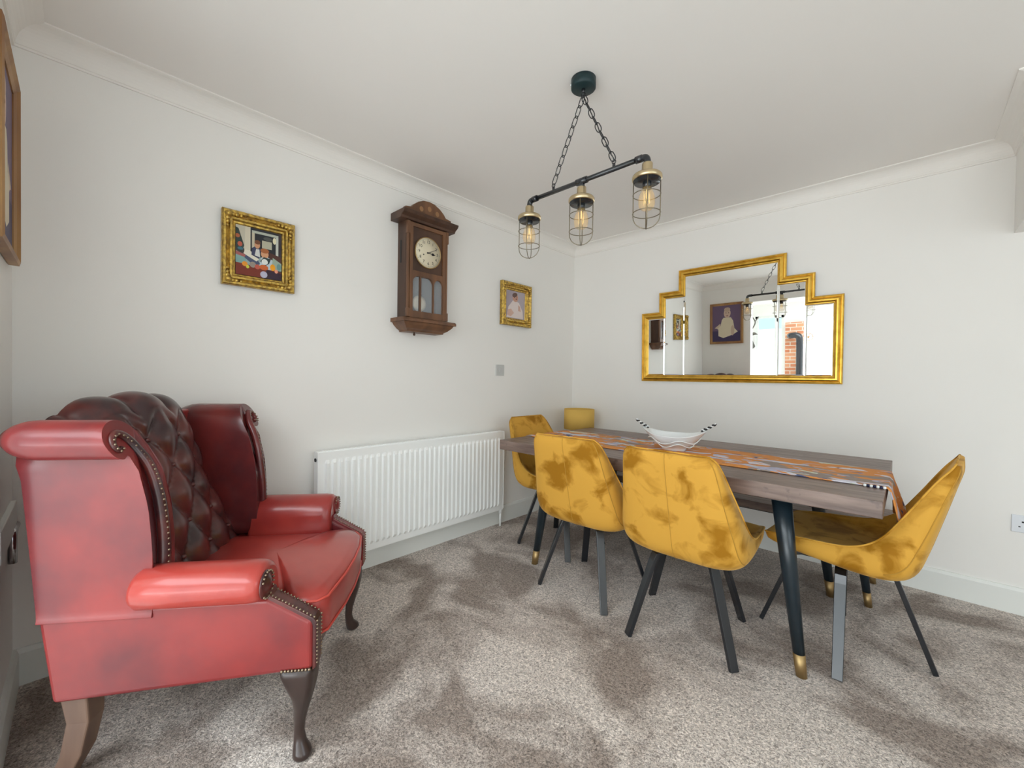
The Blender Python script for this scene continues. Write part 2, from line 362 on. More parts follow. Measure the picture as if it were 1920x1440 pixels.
skirting('baseboard_back', [(X_R, 0), (0, 0)])
skirting('baseboard_near', [(0, Y_N), (0.672, Y_N)])
skirting('baseboard_right', [(X_R, Y_N), (X_R, 0)])
# unseen side window, added to let in the fill
def window(name, u0, u1, z0, z1, P, nx=2, d=0.06, t=0.05):
    m = MB()
    def q(a, b, c, e):
        m.box(P(a, b, 0), P(c, e, d))
    q(u0, z0, u1, z0+t); q(u0, z1-t, u1, z1); q(u0, z0, u0+t, z1); q(u1-t, z0, u1, z1)
    for i in range(1, nx):
        c = u0+(u1-u0)*i/nx; q(c-t/2, z0, c+t/2, z1)
    o = struct(m.build(name, M_TRIM))
    return o
window('added_window', -3.30, -1.80, 0.85, 2.05, lambda u, z, d: (X_R+0.02+d, u, z))

# ------------------------------------------------------------------ far room (seen in the mirror)
m = MB()
for a, b in [((-1.5, Y_F, 0), (-1.3, Y_F+0.1, H)), ((-1.3, Y_F, 2.16), (5.4, Y_F+0.1, H)), ((-0.30, Y_F, 0), (-0.14, Y_F+0.1, 2.16)), ((0.28, Y_F, 0), (0.80, Y_F+0.1, 2.16)), ((5.1, Y_F, 0), (5.4, Y_F+0.1, H)), ((-1.3, Y_F, 0), (-0.3, Y_F+0.1, 0.9))]:
    m.box(a, b)
struct(m.build('wall_garden_side', M_WALL))
bx('wall_far_room_left', (-1.6, Y_F, 0), (-1.5, Y_N-0.12, H), M_WALL)
bx('wall_far_room_right', (5.4, Y_F, 0), (5.5, Y_N-0.12, H), M_WALL)
bx('wall_far_room_return', (-1.6, Y_N-0.12, 0), (-0.1, Y_N, H), M_WALL)
bx('wall_far_room_return_right', (X_R+0.1, Y_N-0.12, 0), (5.5, Y_N, H), M_WALL)
m = MB()   # ceiling with an added lantern opening x .5..3.9, y -6.3..-4.3
m.box((-1.6, Y_F, H), (5.5, -6.3, H+0.1)); m.box((-1.6, -4.3, H), (5.5, Y_N-0.12, H+0.1)); m.box((-1.6, -6.3, H), (0.5, -4.3, H+0.1)); m.box((3.9, -6.3, H), (5.5, -4.3, H+0.1))
struct(m.build('ceiling_far_room', M_CEIL))
window('window_2', -1.3, -0.30, 0.9, 2.16, lambda u, z, d: (u, Y_F+0.02+d, z))
window('window_3', -0.14, 0.28, 0.02, 2.16, lambda u, z, d: (u, Y_F+0.02+d, z), nx=1)
window('door_1', 0.80, 5.1, 0.0, 2.16, lambda u, z, d: (u, Y_F+0.02+d, z), nx=5, t=0.08)
bx('ground_garden', (-8, -16, -0.12), (12, Y_F-0.05, -0.04), M_STONE)
bx('wall_garden', (-8, -10.2, -0.05), (12, -10, 2.02), mat('white_render', srgb(244, 244, 242), 0.9))
# brick panel, stove and stove pipe against the garden-side wall
tag(MB().box((0.33, Y_F+0.103, 0.0), (0.78, Y_F+0.22, 1.98)).build('brick_panel', M_BRICK), 'orange brick hearth panel in the bright room, reflected in the mirror', 'brickwork')
st = empty('wood_stove', (0.62, Y_F+0.42, 0))
m = MB(); m.box((-0.2, -0.17, 0.12), (0.2, 0.17, 0.85)); m.build('body', M_BLACK, st, bevel=0.015)
MB().box((-0.15, 0.172, 0.25), (0.15, 0.185, 0.75)).build('door', M_BACKB, st, bevel=0.005)
m = MB()
m.tube(smooth_loop([(0, 0, 0.85), (0, 0, 1.2), (0, 0, 1.5), (-0.01, 0, 1.66), (-0.07, 0, 1.70), (-0.14, -0.03, 1.70), (-0.19, -0.14, 1.70)], 5, False), 0.06, 16); m.build('flue_pipe', M_BLACK, st)
for sx in (-1, 1):
    for sy in (-1, 1): MB().box((sx*0.17-0.02, sy*0.14-0.02, 0), (sx*0.17+0.02, sy*0.14+0.02, 0.12)).build('leg', M_BLACK, st)
tag(st, 'black wood burning stove with bent flue pipe, reflected in the mirror', 'stove')
wr = empty('round_ornament', (0.92, Y_F+0.14, 1.66))
# wheel ornament hangs on the door mullion
m = MB(); m.tube([(0.075*math.cos(a*PI/8), 0, 0.075*math.sin(a*PI/8)) for a in range(16)], 0.007, 8, loop=True)
for k in range(5): m.tube([(0, 0, 0), (0.075*math.cos(k*2*PI/5), 0, 0.075*math.sin(k*2*PI/5))], 0.006, 6)
m.ball((0, 0, 0), 0.02); m.build('ring', M_FRAMEW, wr)
tag(wr, 'small round spoked ornament in the bright room, reflected in the mirror', 'ornament')
# stag head mounted on the pier between the windows
sg = empty('stag_head', (-0.22, Y_F+0.222, 1.62))
m = MB(); m.tube(smooth_loop([(0, 0, -0.12), (0, 0.06, -0.03), (0.01, 0.15, 0.06), (0.02, 0.20, 0.10), (0.03, 0.29, 0.04), (0.04, 0.36, -0.02)], 4, False), [0.11, 0.108, 0.10, 0.095, 0.09, 0.082, 0.076, 0.072, 0.07, 0.072, 0.074, 0.072, 0.068, 0.06, 0.053, 0.047, 0.043, 0.04, 0.036, 0.032, 0.022], 14)
M_STAG = mat('stag_grey', srgb(96, 92, 84), 0.7)
m.build('head', M_STAG, sg)
for sx in (-1, 1):
    m = MB(); m.tube(smooth_loop([(sx*0.06, 0.17, 0.13), (sx*0.12, 0.15, 0.16), (sx*0.19, 0.14, 0.14)], 4, False), [0.012, 0.02, 0.026, 0.03, 0.03, 0.026, 0.018, 0.01, 0.004], 8); m.build('ear', M_STAG, sg)
    m = MB(); m.tube(smooth_loop([(sx*0.03, 0.17, 0.17), (sx*0.10, 0.12, 0.30), (sx*0.13, 0.10, 0.42), (sx*0.06, 0.12, 0.55)], 4, False), 0.012, 8)
    m.tube([(sx*0.09, 0.13, 0.28), (sx*0.04, 0.2, 0.38)], 0.008, 8); m.tube([(sx*0.13, 0.10, 0.42), (sx*0.2, 0.1, 0.52)], 0.008, 8); m.build('antler', M_STAG, sg)
tag(sg, 'grey stag head with tall antlers between bright windows, reflected in the mirror', 'wall ornament')

# ------------------------------------------------------------------ radiator on the left wall
rad = empty('radiator', (0, -1.705, 0))
tag(rad, 'long white ribbed panel radiator under the clock on the left wall', 'radiator')
y0, y1, z0, z1, xf = -0.70, 0.695, 0.135, 0.7385, 0.097
nr = 36; cols = []
marg = 0.03; pitch = (y1-y0-2*marg)/nr
cols.append((y0, 0)); cols.append((y0+marg*0.6, 0))
for i in range(nr):
    a = y0+marg+i*pitch
    for t, h in ((0.12, 0), (0.27, 1), (0.62, 1), (0.77, 0)): cols.append((a+t*pitch, h))
cols.append((y1-marg*0.4, 0)); cols.append((y1, 0))
rows = [(z0, 0), (z0+0.035, 0), (z0+0.055, 1), (z1-0.060, 1), (z1-0.042, 0), (z1, 0)]
m = MB(); nc = len(cols); v = []
for z, k in rows:
    for y, h in cols: v.append((xf-0.012+0.012*h*k, y, z))
f = [(r*nc+c, r*nc+c+1, (r+1)*nc+c+1, (r+1)*nc+c) for r in range(len(rows)-1) for c in range(nc-1)]
m.add(v, f, 0, False)
m.box((xf-0.013, y0, z0), (xf-0.030, y1, z1-0.001)); m.build('front_panel', M_RAD, rad, recalc=False)
m = MB(); m.box((0.035, y0, z0), (0.052, y1, z1-0.002)); m.build('rear_panel', M_RAD, rad)
m = MB(); m.box((0.036, y0-0.004, z0+0.01), (xf-0.010, y0, z1+0.002)); m.build('side_panel', M_RAD, rad, bevel=0.002)
m = MB(); m.box((0.036, y1, z0+0.01), (xf-0.010, y1+0.004, z1+0.002)); m.build('side_panel', M_RAD, rad, bevel=0.002)
m = MB(); m.box((0.036, y0-0.003, z1-0.001), (xf-0.022, y1+0.003, z1+0.003))
for k in range(46): m.box((0.040, y0+0.03+k*0.0292, z1+0.003), (xf-0.026, y0+0.044+k*0.0292, z1+0.0045))
m.build('top_grille', M_RAD, rad)
m = MB(); m.box((0.003, y0+0.16, z0+0.05), (0.036, y0+0.19, z1-0.1)); m.build('bracket', M_RAD, rad)
m = MB(); m.box((0.003, y1-0.19, z0+0.05), (0.036, y1-0.16, z1-0.1)); m.build('bracket', M_RAD, rad)
m = MB(); m.tube([(0.06, y1-0.004, 0.15), (0.06, y1-0.004, 0.0)], 0.009, 12); m.tube([(0.06, y1-0.004, 0.15), (0.06, y1-0.004, 0.10)], 0.013, 12); m.build('pipe', M_RAD, rad)
m = MB(); m.tube([(0.06, y0+0.012, 0.15), (0.06, y0+0.012, 0.0)], 0.009, 12); m.build('pipe', M_RAD, rad)
m = MB(); m.tube([(0.062, y0-0.005, z1-0.040), (0.062, y0-0.009, z1-0.040)], 0.010, 12); m.build('bleed_hole', M_INK, rad)

# ------------------------------------------------------------------ gilt pictures, helpers
def rect(u0, v0, u1, v1): return [(u0, v0), (u1, v0), (u1, v1), (u0, v1)]
def ell(cx, cy, rx, ry, n=18, rot=0):
    c, s = math.cos(rot), math.sin(rot)
    return [(cx+rx*math.cos(2*PI*i/n)*c-ry*math.sin(2*PI*i/n)*s, cy+rx*math.cos(2*PI*i/n)*s+ry*math.sin(2*PI*i/n)*c) for i in range(n)]
def picture_surface(name, parent, w, h, shapes, P, rough=0.5):
    """shapes: (polygon in 0..1, (r,g,b)); one mesh, each shape a hair above the last"""
    m = MB(); mats = []
    for i, (poly, c) in enumerate(shapes):
        mm = flat(*c, rough)
        if mm not in mats: mats.append(mm)
        pts = [(min(1, max(0, u)), min(1, max(0, v))) for u, v in poly]
        m.add([P((u-0.5)*w, (v-0.5)*h, 0.0001*(i+1)) for u, v in pts], [tuple(range(len(pts)))], mats.index(mm))
    return m.build(name, mats, parent, recalc=False)
def frame_sweep(name, parent, w, h, prof, P, m_):
    m = MB(); sweep(m, [(-w/2, -h/2), (w/2, -h/2), (w/2, h/2), (-w/2, h/2)], prof, P); return m.build(name, m_, parent)

PAINTING = [
    (rect(0, 0, 1, 1), (70, 62, 58)),
    ([(0, 0.62), (0.22, 0.52), (0.30, 1), (0, 1)], (196, 190, 170)), ([(0.18, 0.45), (0.31, 0.47), (0.31, 1), (0.20, 1)], (214, 206, 184)),
    ([(0, 0.55), (0.12, 0.45), (0.18, 0.60), (0.06, 0.93), (0, 0.95)], (52, 66, 60)), (ell(0.04, 0.78, 0.05, 0.04), (176, 96, 58)), (ell(0.09, 0.62, 0.05, 0.05), (190, 92, 70)), (ell(0.10, 0.53, 0.06, 0.03), (62, 112, 128)),
    ([(0.31, 0.40), (1, 0.40), (1, 0.98), (0.31, 1)], (36, 38, 44)),
    (rect(0.34, 0.50, 0.40, 0.92), (200, 190, 165)), ([(0.34, 0.90), (0.97, 0.90), (0.97, 0.95), (0.34, 0.95)], (186, 190, 176)), (rect(0.87, 0.50, 0.96, 0.90), (200, 202, 192)), (rect(0.93, 0.50, 1.0, 0.98), (58, 48, 52)),
    (ell(0.69, 0.83, 0.10, 0.04), (82, 84, 80)), (rect(0.56, 0.62, 0.78, 0.78), (186, 182, 160)), (ell(0.84, 0.82, 0.04, 0.07), (232, 224, 190)),
    ([(0.70, 0.30), (1, 0.28), (1, 0.50), (0.70, 0.56)], (84, 50, 42)),
    ([(0, 0.22), (1, 0.20), (1, 0.34), (0.6, 0.42), (0.2, 0.40), (0, 0.48)], (150, 172, 168)),
    ([(0.0, 0.36), (0.2, 0.30), (0.2, 0.42), (0, 0.47)], (166, 96, 92)), ([(0, 0.24), (0.2, 0.22), (0.22, 0.36), (0, 0.40)], (130, 168, 164)),
    ([(0.18, 0.36), (0.40, 0.22), (0.52, 0.28), (0.42, 0.42), (0.28, 0.5)], (74, 84, 112)), ([(0.16, 0.44), (0.44, 0.32), (0.50, 0.38), (0.30, 0.52), (0.20, 0.52)], (228, 222, 204)),
    ([(0.33, 0.44), (0.50, 0.38), (0.54, 0.58), (0.42, 0.64), (0.34, 0.58)], (60, 64, 92)), ([(0.40, 0.44), (0.52, 0.42), (0.50, 0.58), (0.43, 0.58)], (214, 214, 210)), (ell(0.455, 0.66, 0.06, 0.07), (206, 150, 112)), (ell(0.46, 0.72, 0.065, 0.045), (118, 74, 48)),
    ([(0.50, 0.20), (0.78, 0.16), (0.80, 0.40), (0.66, 0.46), (0.54, 0.42)], (192, 206, 212)), (ell(0.62, 0.50, 0.085, 0.085), (214, 158, 118)), (ell(0.62, 0.57, 0.095, 0.05), (170, 100, 56)), ([(0.52, 0.34), (0.60, 0.44), (0.76, 0.42), (0.72, 0.32), (0.64, 0.26)], (44, 62, 62)), (ell(0.62, 0.34, 0.07, 0.06), (228, 232, 226)),
    ([(0.78, 0.22), (1, 0.20), (1, 0.36), (0.80, 0.46)], (158, 176, 158)),
    ([(0, 0), (1, 0), (1, 0.17), (0, 0.24)], (122, 46, 28)), ([(0.62, 0), (1, 0), (1, 0.15), (0.66, 0.18)], (52, 32, 50)),
    (ell(0.19, 0.23, 0.06, 0.05), (230, 150, 44)), (ell(0.25, 0.18, 0.035, 0.035), (204, 206, 70)), (ell(0.36, 0.24, 0.07, 0.06), (150, 138, 128)), (ell(0.46, 0.21, 0.06, 0.05), (196, 92, 76)), (ell(0.60, 0.22, 0.10, 0.055), (206, 104, 48)), (ell(0.80, 0.25, 0.06, 0.07), (246, 166, 30)), (ell(0.88, 0.18, 0.04, 0.04), (240, 160, 130)), (ell(0.60, 0.07, 0.08, 0.07), (186, 184, 206)), (ell(0.94, 0.28, 0.05, 0.07), (110, 150, 148)),
]
BABYPHOTO = [
    (rect(0, 0, 1, 1), (182, 172, 178)), ([(0, 0), (0.5, 0), (0.4, 1), (0, 1)], (172, 160, 168)),
    ([(0.02, 0.02), (0.92, 0.02), (0.88, 0.30), (0.68, 0.60), (0.36, 0.66), (0.12, 0.40)], (226, 212, 208)), ([(0.05, 0.10), (0.25, 0.06), (0.42, 0.20), (0.26, 0.34), (0.10, 0.30)], (214, 178, 162)),
    ([(0.64, 0.30), (0.78, 0.28), (0.74, 0.46), (0.64, 0.52)], (206, 168, 152)),
    (ell(0.48, 0.76, 0.15, 0.15), (198, 152, 132)), (ell(0.45, 0.86, 0.14, 0.08, rot=0.3), (104, 78, 70)), (ell(0.53, 0.72, 0.035, 0.02), (120, 80, 70)), (ell(0.43, 0.77, 0.02, 0.015), (60, 44, 40)), (ell(0.56, 0.78, 0.02, 0.015), (60, 44, 40)),
]
PORTRAIT = [
    (rect(0, 0, 1, 1), (104, 84, 112)), ([(0, 0), (1, 0), (1, 0.28), (0, 0.30)], (62, 52, 88)),
    ([(0.10, 0.40), (0.30, 0.44), (0.34, 0.60), (0.40, 0.66), (0.66, 0.66), (0.74, 0.56), (0.78, 0.36), (0.90, 0.26), (0.72, 0.18), (0.40, 0.10), (0.22, 0.16), (0.22, 0.34)], (218, 206, 180)),
    ([(0.08, 0.38), (0.20, 0.36), (0.30, 0.46), (0.28, 0.50)], (206, 184, 160)), (ell(0.53, 0.78, 0.12, 0.13), (204, 176, 158)), (ell(0.53, 0.88, 0.11, 0.06), (186, 160, 140)), (ell(0.49, 0.79, 0.018, 0.012), (60, 40, 40)), (ell(0.58, 0.79, 0.018, 0.012), (60, 40, 40)), (ell(0.53, 0.71, 0.035, 0.012), (130, 70, 70)),
    (ell(0.72, 0.30, 0.06, 0.14), (196, 172, 150)),
]
ornate = [(0, 0), (0, 0.028), (0.006, 0.034), (0.016, 0.034), (0.022, 0.026), (0.030, 0.020), (0.036, 0.026), (0.046, 0.026), (0.052, 0.014), (0.060, 0.012), (0.064, 0.006), (0.064, 0)]
def left_wall_picture(name, yc, zc, w, h, fw, shapes, label):
    r = empty(name, (0.003, yc, zc))
    P = lambda u, v, d: (d, u, v)
    k = fw/0.064
    frame_sweep('frame', r, w, h, [(a*k, b*k) for a, b in ornate], P, M_GOLDD)
    for su in (-1, 1):
        for sv in (-1, 1):
            m = MB(); c = (0.030*k, su*(w/2-fw*0.42), sv*(h/2-fw*0.42))
            m.ball(c, fw*0.30, 12, 0, 0.9)
            for q in range(3):
                m.ball((0.027*k, su*(w/2-fw*0.42-fw*0.30*(q+1)), sv*(h/2-fw*0.36)), fw*(0.22-0.04*q), 8); m.ball((0.027*k, su*(w/2-fw*0.36), sv*(h/2-fw*0.42-fw*0.30*(q+1))), fw*(0.22-0.04*q), 8)
            m.build('corner_ornament', M_GOLDD, r)
    MB().box((0, -w/2+0.01, -h/2+0.01), (0.004*k, w/2-0.01, h/2-0.01)).build('backing', M_INK, r)
    picture_surface('picture', r, w-2*fw, h-2*fw, shapes, lambda u, v, d: (0.006*k+d, u, v))
    return tag(r, label, 'picture')
left_wall_picture('framed_painting', -2.668, 1.749, 0.315, 0.352, 0.058, PAINTING, 'gilt framed painting of two children at a table, left of the clock')
left_wall_picture('framed_photograph', -0.822, 1.748, 0.345, 0.345, 0.062, BABYPHOTO, 'small gilt framed photo of a baby, between the clock and the room corner')

# large portrait on the near wall (edge-on at far left, and seen in the mirror)
pp = empty('framed_portrait', (0.354, Y_N+0.002, 1.810))
Pn = lambda u, v, d: (-u, d, v)
frame_sweep('frame', pp, 0.455, 0.60, [(0, 0), (0, 0.024), (0.010, 0.028), (0.020, 0.020), (0.034, 0.014), (0.034, 0)], Pn, M_FRAMEW)
MB().box((-0.215, 0, -0.29), (0.215, 0.008, 0.29)).build('backing', M_INK, pp)
picture_surface('picture', pp, 0.39, 0.535, PORTRAIT, lambda u, v, d: (u, 0.010+d, v))
tag(pp, 'large wooden framed baby portrait on the near wall, cut by the left photo edge', 'picture')

# white shelf with chrome bracket behind the armchair
sh = empty('wall_shelf', (0.30, Y_N, 0.60))
MB().box((-0.23, 0, 0.0), (0.20, 0.016, 0.095)).build('board', M_TRIM, sh, bevel=0.003)
m = MB(); m.tube([(-0.14, 0.012, -0.10), (-0.14, 0.012, -0.01), (-0.15, 0.013, 0.005), (-0.17, 0.013, 0.008), (-0.235, 0.013, 0.008)], 0.011, 10); m.build('bracket', M_CHROME, sh)
tag(sh, 'white shelf edge with chrome bracket behind the red armchair at far left', 'shelf')

# ------------------------------------------------------------------ stepped mirror
mir = empty('stepped_mirror', (1.3765, 0, 1.145)); mir.rotation_euler = (0.03, 0, 0)
tag(mir, 'gold framed art deco stepped mirror on the back wall above the table', 'mirror')
cx = 1.3765
hw, s1, s2 = 0.663, 0.515, 0.358
H1, H2, H3 = 0.560, 0.714, 0.868
poly = [(-hw, 0), (hw, 0), (hw, H1), (s1, H1), (s1, H2), (s2, H2), (s2, H3), (-s2, H3), (-s2, H2), (-s1, H2), (-s1, H1), (-hw, H1)]
Pm = lambda u, v, d: (u, -d, v)
fp = [(0, 0), (0, 0.012), (0.006, 0.020), (0.014, 0.022), (0.017, 0.017), (0.020, 0.020), (0.030, 0.026), (0.040, 0.026), (0.046, 0.020), (0.050, 0.014), (0.056, 0.013), (0.060, 0.006), (0.060, 0)]
fp = [(a*0.88, b) for a, b in fp]
m = MB(); sweep(m, poly, fp, Pm); m.build('frame', M_GOLD, mir, bevel=0.001)
MB().prism(poly, -0.003, 0.0, axis=1).build('backing', M_INK, mir)
g = 0.050
def pane(u0, u1, v1, yaw, full=False):
    gl = MB(); bv = 0.009 if not full else 0.006
    c = (u0+u1)/2; d = 0.0075; k = math.tan(yaw)
    Y = lambda u: -(d+(u-c)*k)
    v0 = g
    o = [(u0, Y(u0)+0.002, v0), (u1, Y(u1)+0.002, v0), (u1, Y(u1)+0.002, v1), (u0, Y(u0)+0.002, v1)]
    i = [(u0+bv, Y(u0+bv), v0+bv), (u1-bv, Y(u1-bv), v0+bv), (u1-bv, Y(u1-bv), v1-bv), (u0+bv, Y(u0+bv), v1-bv)]
    gl.add(o+i, [(4, 5, 6, 7), (0, 1, 5, 4), (1, 2, 6, 5), (2, 3, 7, 6), (3, 0, 4, 7)])
    return gl.build('glass', M_MIRROR, mir, recalc=False)
pane(-hw+g, -s1+g-0.004, H1-g, 0.012); pane(-s1+g-0.004, -s2+g-0.004, H2-g, -0.010); pane(-s2+g-0.004, s2-g+0.004, H3-g, 0.0, True)
pane(s2-g+0.004, s1-g+0.004, H2-g, 0.008); pane(s1-g+0.004, hw-g, H1-g, -0.006)

# ------------------------------------------------------------------ wall clock
ck = empty('wall_clock', (0.001, -1.745, 1.50)); tag(ck, 'antique carved oak pendulum wall clock between two gilt pictures', 'clock')
W2 = 0.153
m = MB(); m.box((0, -W2, 0.01), (0.095, -W2+0.014, 0.62)); m.box((0, W2-0.014, 0.01), (0.095, W2, 0.62)); m.box((0, -W2, 0.0), (0.095, W2, 0.012)); m.build('case', M_OAKD, ck, bevel=0.003)
MB().box((0, -W2+0.012, 0.01), (0.006, W2-0.012, 0.62)).build('case_back', M_BACKB, ck)
# side slots
for sy in (-1, 1):
    MB().box((0.030, sy*W2-0.001, 0.36), (0.045, sy*W2+0.001, 0.50)).build('side_slot', M_INK, ck)
m = MB()   # cornice
m.prism([(0.0, 0.612), (0.118, 0.612), (0.125, 0.625), (0.150, 0.640), (0.158, 0.652), (0.158, 0.660), (0.0, 0.660)], -0.205, 0.205, axis=1); m.build('cornice', M_OAKD, ck, bevel=0.003)
# taper the cornice ends
ar = [(-0.170, 0.655), (0.170, 0.655), (0.168, 0.690), (0.135, 0.695), (0.118, 0.712), (0.085, 0.738), (0.045, 0.756), (0.0, 0.762), (-0.045, 0.756), (-0.085, 0.738), (-0.118, 0.712), (-0.135, 0.722), (-0.168, 0.712)]
ar = [(-0.172, 0.655), (0.172, 0.655), (0.172, 0.688), (0.130, 0.694), (0.112, 0.716), (0.080, 0.740), (0.042, 0.757), (0.0, 0.763), (-0.042, 0.757), (-0.080, 0.740), (-0.112, 0.716), (-0.130, 0.694), (-0.172, 0.688)]
m = MB(); m.prism(ar, 0.085, 0.118, axis=0); cr = m.build('pediment', M_OAK, ck, bevel=0.004)
m = MB()
for yy in (-0.06, 0.0, 0.06): MB().prism(ell(yy, 0.715-abs(yy)*0.25, 0.014, 0.016), 0.112, 0.1187, axis=0).build('inlay', M_OAKP, cr)
# door: frame with square upper and arched lower openings
dr = empty('door', (0, 0, 0)); dr.parent = ck
x0, x1 = 0.095, 0.113; wd = 0.135
m = MB(); m.box((x0, -wd, 0.02), (x1, -wd+0.022, 0.605)); m.box((x0, wd-0.022, 0.02), (x1, wd, 0.605)); wi_ = wd-0.0222; m.box((x0, -wi_, 0.02), (x1-0.001, wi_, 0.062)); m.box((x0, -wi_, 0.582), (x1-0.001, wi_, 0.605)); m.box((x0, -wi_, 0.278), (x1-0.001, wi_, 0.312))
for a, b in ((-wd+0.022, 0.038), (0.046, wd-0.022)):   # arched heads
    w_ = (b-a); rr_ = 0.045 if w_ > 0.1 else 0.04
    top = 0.280; n = 8
    for sgn, cxx in ((1, a), (-1, b)):
        pts = [(cxx, top)] + [(cxx+sgn*rr_*(1-math.cos(PI/2*i/n)), top-rr_+rr_*math.sin(PI/2*i/n)) for i in range(n+1)]
        m.prism(pts, x0, x1, axis=0)
m.box((x0, 0.038, 0.06), (x1, 0.046, 0.280))
m.box((x0, -0.062, 0.06), (x1-0.002, -0.050, 0.280))
m.build('door_frame', M_OAK, dr, bevel=0.0025)
MB().box((0.100, -wd+0.01, 0.03), (0.102, wd-0.01, 0.30)).build('door_glass', M_GLASS, dr)
MB().box((0.096, -wd+0.02, 0.31), (0.102, wd-0.02, 0.583)).build('dial_board', M_OAKD, dr)
for sy in (-1, 1):   # corner pilasters
    m = MB(); m.box((0.095, sy*0.138, 0.02), (0.112, sy*0.152, 0.608)); m.box((0.095, sy*0.134, 0.02), (0.117, sy*0.156, 0.075)); m.box((0.095, sy*0.134, 0.53), (0.117, sy*0.156, 0.608)); m.build('pilaster', M_OAK, ck, bevel=0.003)
dl = empty('dial', (0.103, 0.0, 0.440)); dl.parent = ck
Rm = Matrix.Rotation(PI/2, 4, 'Y')
m = MB(); m.lathe([(0.0005, 0.007), (0.094, 0.007), (0.096, 0.0)], 48, M=Rm); m.build('dial_plate', M_DIAL, dl)
m = MB(); m.tube([(0.006, 0.096*math.cos(a*2*PI/48), 0.096*math.sin(a*2*PI/48)) for a in range(48)], 0.0035, 8, loop=True); m.build('bezel', M_BRASS, dl)
m = MB()
for k in range(60):
    a = 2*PI*k/60; c, s = math.sin(a), math.cos(a); r0 = 0.083 if k % 5 else 0.080
    p, q = Vector((0.0078, c*r0, s*r0)), Vector((0.0078, c*0.088, s*0.088)); t = Vector((0, s, -c))*(0.0005 if k % 5 else 0.001)
    m.add([p-t, p+t, q+t, q-t], [(0, 1, 2, 3)])
dg = bpy.context.evaluated_depsgraph_get()
for k in range(1, 13):
    cu = bpy.data.curves.new('num', 'FONT'); cu.body = str(k); cu.size = 0.026; cu.align_x = 'CENTER'; cu.align_y = 'CENTER'
    to = bpy.data.objects.new('num', cu); COL.objects.link(to); bpy.context.view_layer.update()
    me = to.evaluated_get(bpy.context.evaluated_depsgraph_get()).to_mesh()
    a = 2*PI*k/12
    m.add([(0.0078, math.sin(a)*0.068+v.co.x, math.cos(a)*0.068+v.co.y) for v in me.vertices], [tuple(p.vertices) for p in me.polygons])
    bpy.data.objects.remove(to); bpy.data.curves.remove(cu)
m.build('numerals', M_INK, dl, recalc=False)
def hand(name, ang, ln, wd_, spade):
    m = MB(); R = Matrix.Rotation(-ang, 4, 'X')
    h = [(-wd_, -0.012), (wd_, -0.012), (wd_*0.5, ln), (-wd_*0.5, ln)]
    m.prism(h, 0.010, 0.0115, axis=0, M=R)
    if spade: m.prism(ell(0, ln*0.72, 0.008, 0.009), 0.010, 0.0118, axis=0, M=R); m.prism([(-0.006, ln*0.8), (0.006, ln*0.8), (0, ln*1.15)], 0.010, 0.0118, axis=0, M=R)
    m.build(name, M_INK, dl)
hand('hour_hand', math.radians(97), 0.045, 0.002, True); hand('minute_hand', math.radians(62), 0.074, 0.0018, False)
m = MB(); m.ball((0.011, 0, 0), 0.004, 10); m.build('centre_cap', M_INK, dl)
m = MB(); m.ball((0.009, -0.036, -0.016), 0.004, 8); m.build('winding_arbor', M_INK, dl)
m = MB(); m.tube([(0.066, -0.036, 0.29), (0.066, -0.036, 0.12)], 0.0025, 8); m.lathe([(0.0005, 0.008), (0.03, 0.007), (0.051, 0.002), (0.051, -0.002), (0.0005, -0.006)], 32, M=Matrix.Translation((0.068, -0.036, 0.118)) @ Rm); m.build('pendulum', M_PEND, ck)
m = MB()   # base mouldings, tapering tray
m.prism([(0, -0.010), (0.152, -0.010), (0.152, 0.004), (0.140, 0.014), (0.0, 0.014)], -0.200, 0.200, axis=1)
def rl(x, y, z): return [(0, -y, z), (x, -y, z), (x, y, z), (0, y, z)]
m.loft([rl(0.140, 0.188, -0.010), rl(0.134, 0.178, -0.026), rl(0.112, 0.155, -0.048), rl(0.094, 0.138, -0.058), rl(0.094, 0.138, -0.066)], smooth=False)
m.build('base_moulding', M_OAK, ck, bevel=0.002)
m = MB(); m.lathe([(0.0005, -0.012), (0.006, -0.010), (0.008, -0.004), (0.005, 0.002), (0.004, 0.012)], 12, c=(0.06, -0.065, -0.076)); m.build('finial', M_OAKD, ck)

# ------------------------------------------------------------------ light switch and socket
sw = empty('light_switch', (0, -0.986, 1.213)); MB().box((0, -0.043, -0.043), (0.009, 0.043, 0.043)).build('plate', M_GREYP, sw, bevel=0.002); MB().box((0.008, -0.012, -0.018), (0.012, 0.012, 0.018)).build('rocker', M_GREYP, sw, bevel=0.001)
tag(sw, 'square grey blank wall plate below the small baby photo', 'wall plate')
so = empty('power_socket', (2.80, 0, 0.458)); MB().box((-0.073, -0.009, -0.043), (0.073, 0, 0.043)).build('plate', M_PLAST, so, bevel=0.002)
for sx in (-1, 1):
    m = MB(); m.box((sx*0.036-0.004, -0.0095, 0.006), (sx*0.036+0.004, -0.008, 0.014))
    for t in (-1, 1): m.box((sx*0.036+t*0.011-0.0035, -0.0095, -0.017), (sx*0.036+t*0.011+0.0035, -0.008, -0.012))
    m.build('pin_hole', M_INK, so); 
    MB().box((sx*0.014-0.006, -0.012, 0.016), (sx*0.014+0.006, -0.008, 0.030)).build('rocker', M_PLAST, so, bevel=0.001)
tag(so, 'white double power socket on the back wall at the right edge', 'socket')

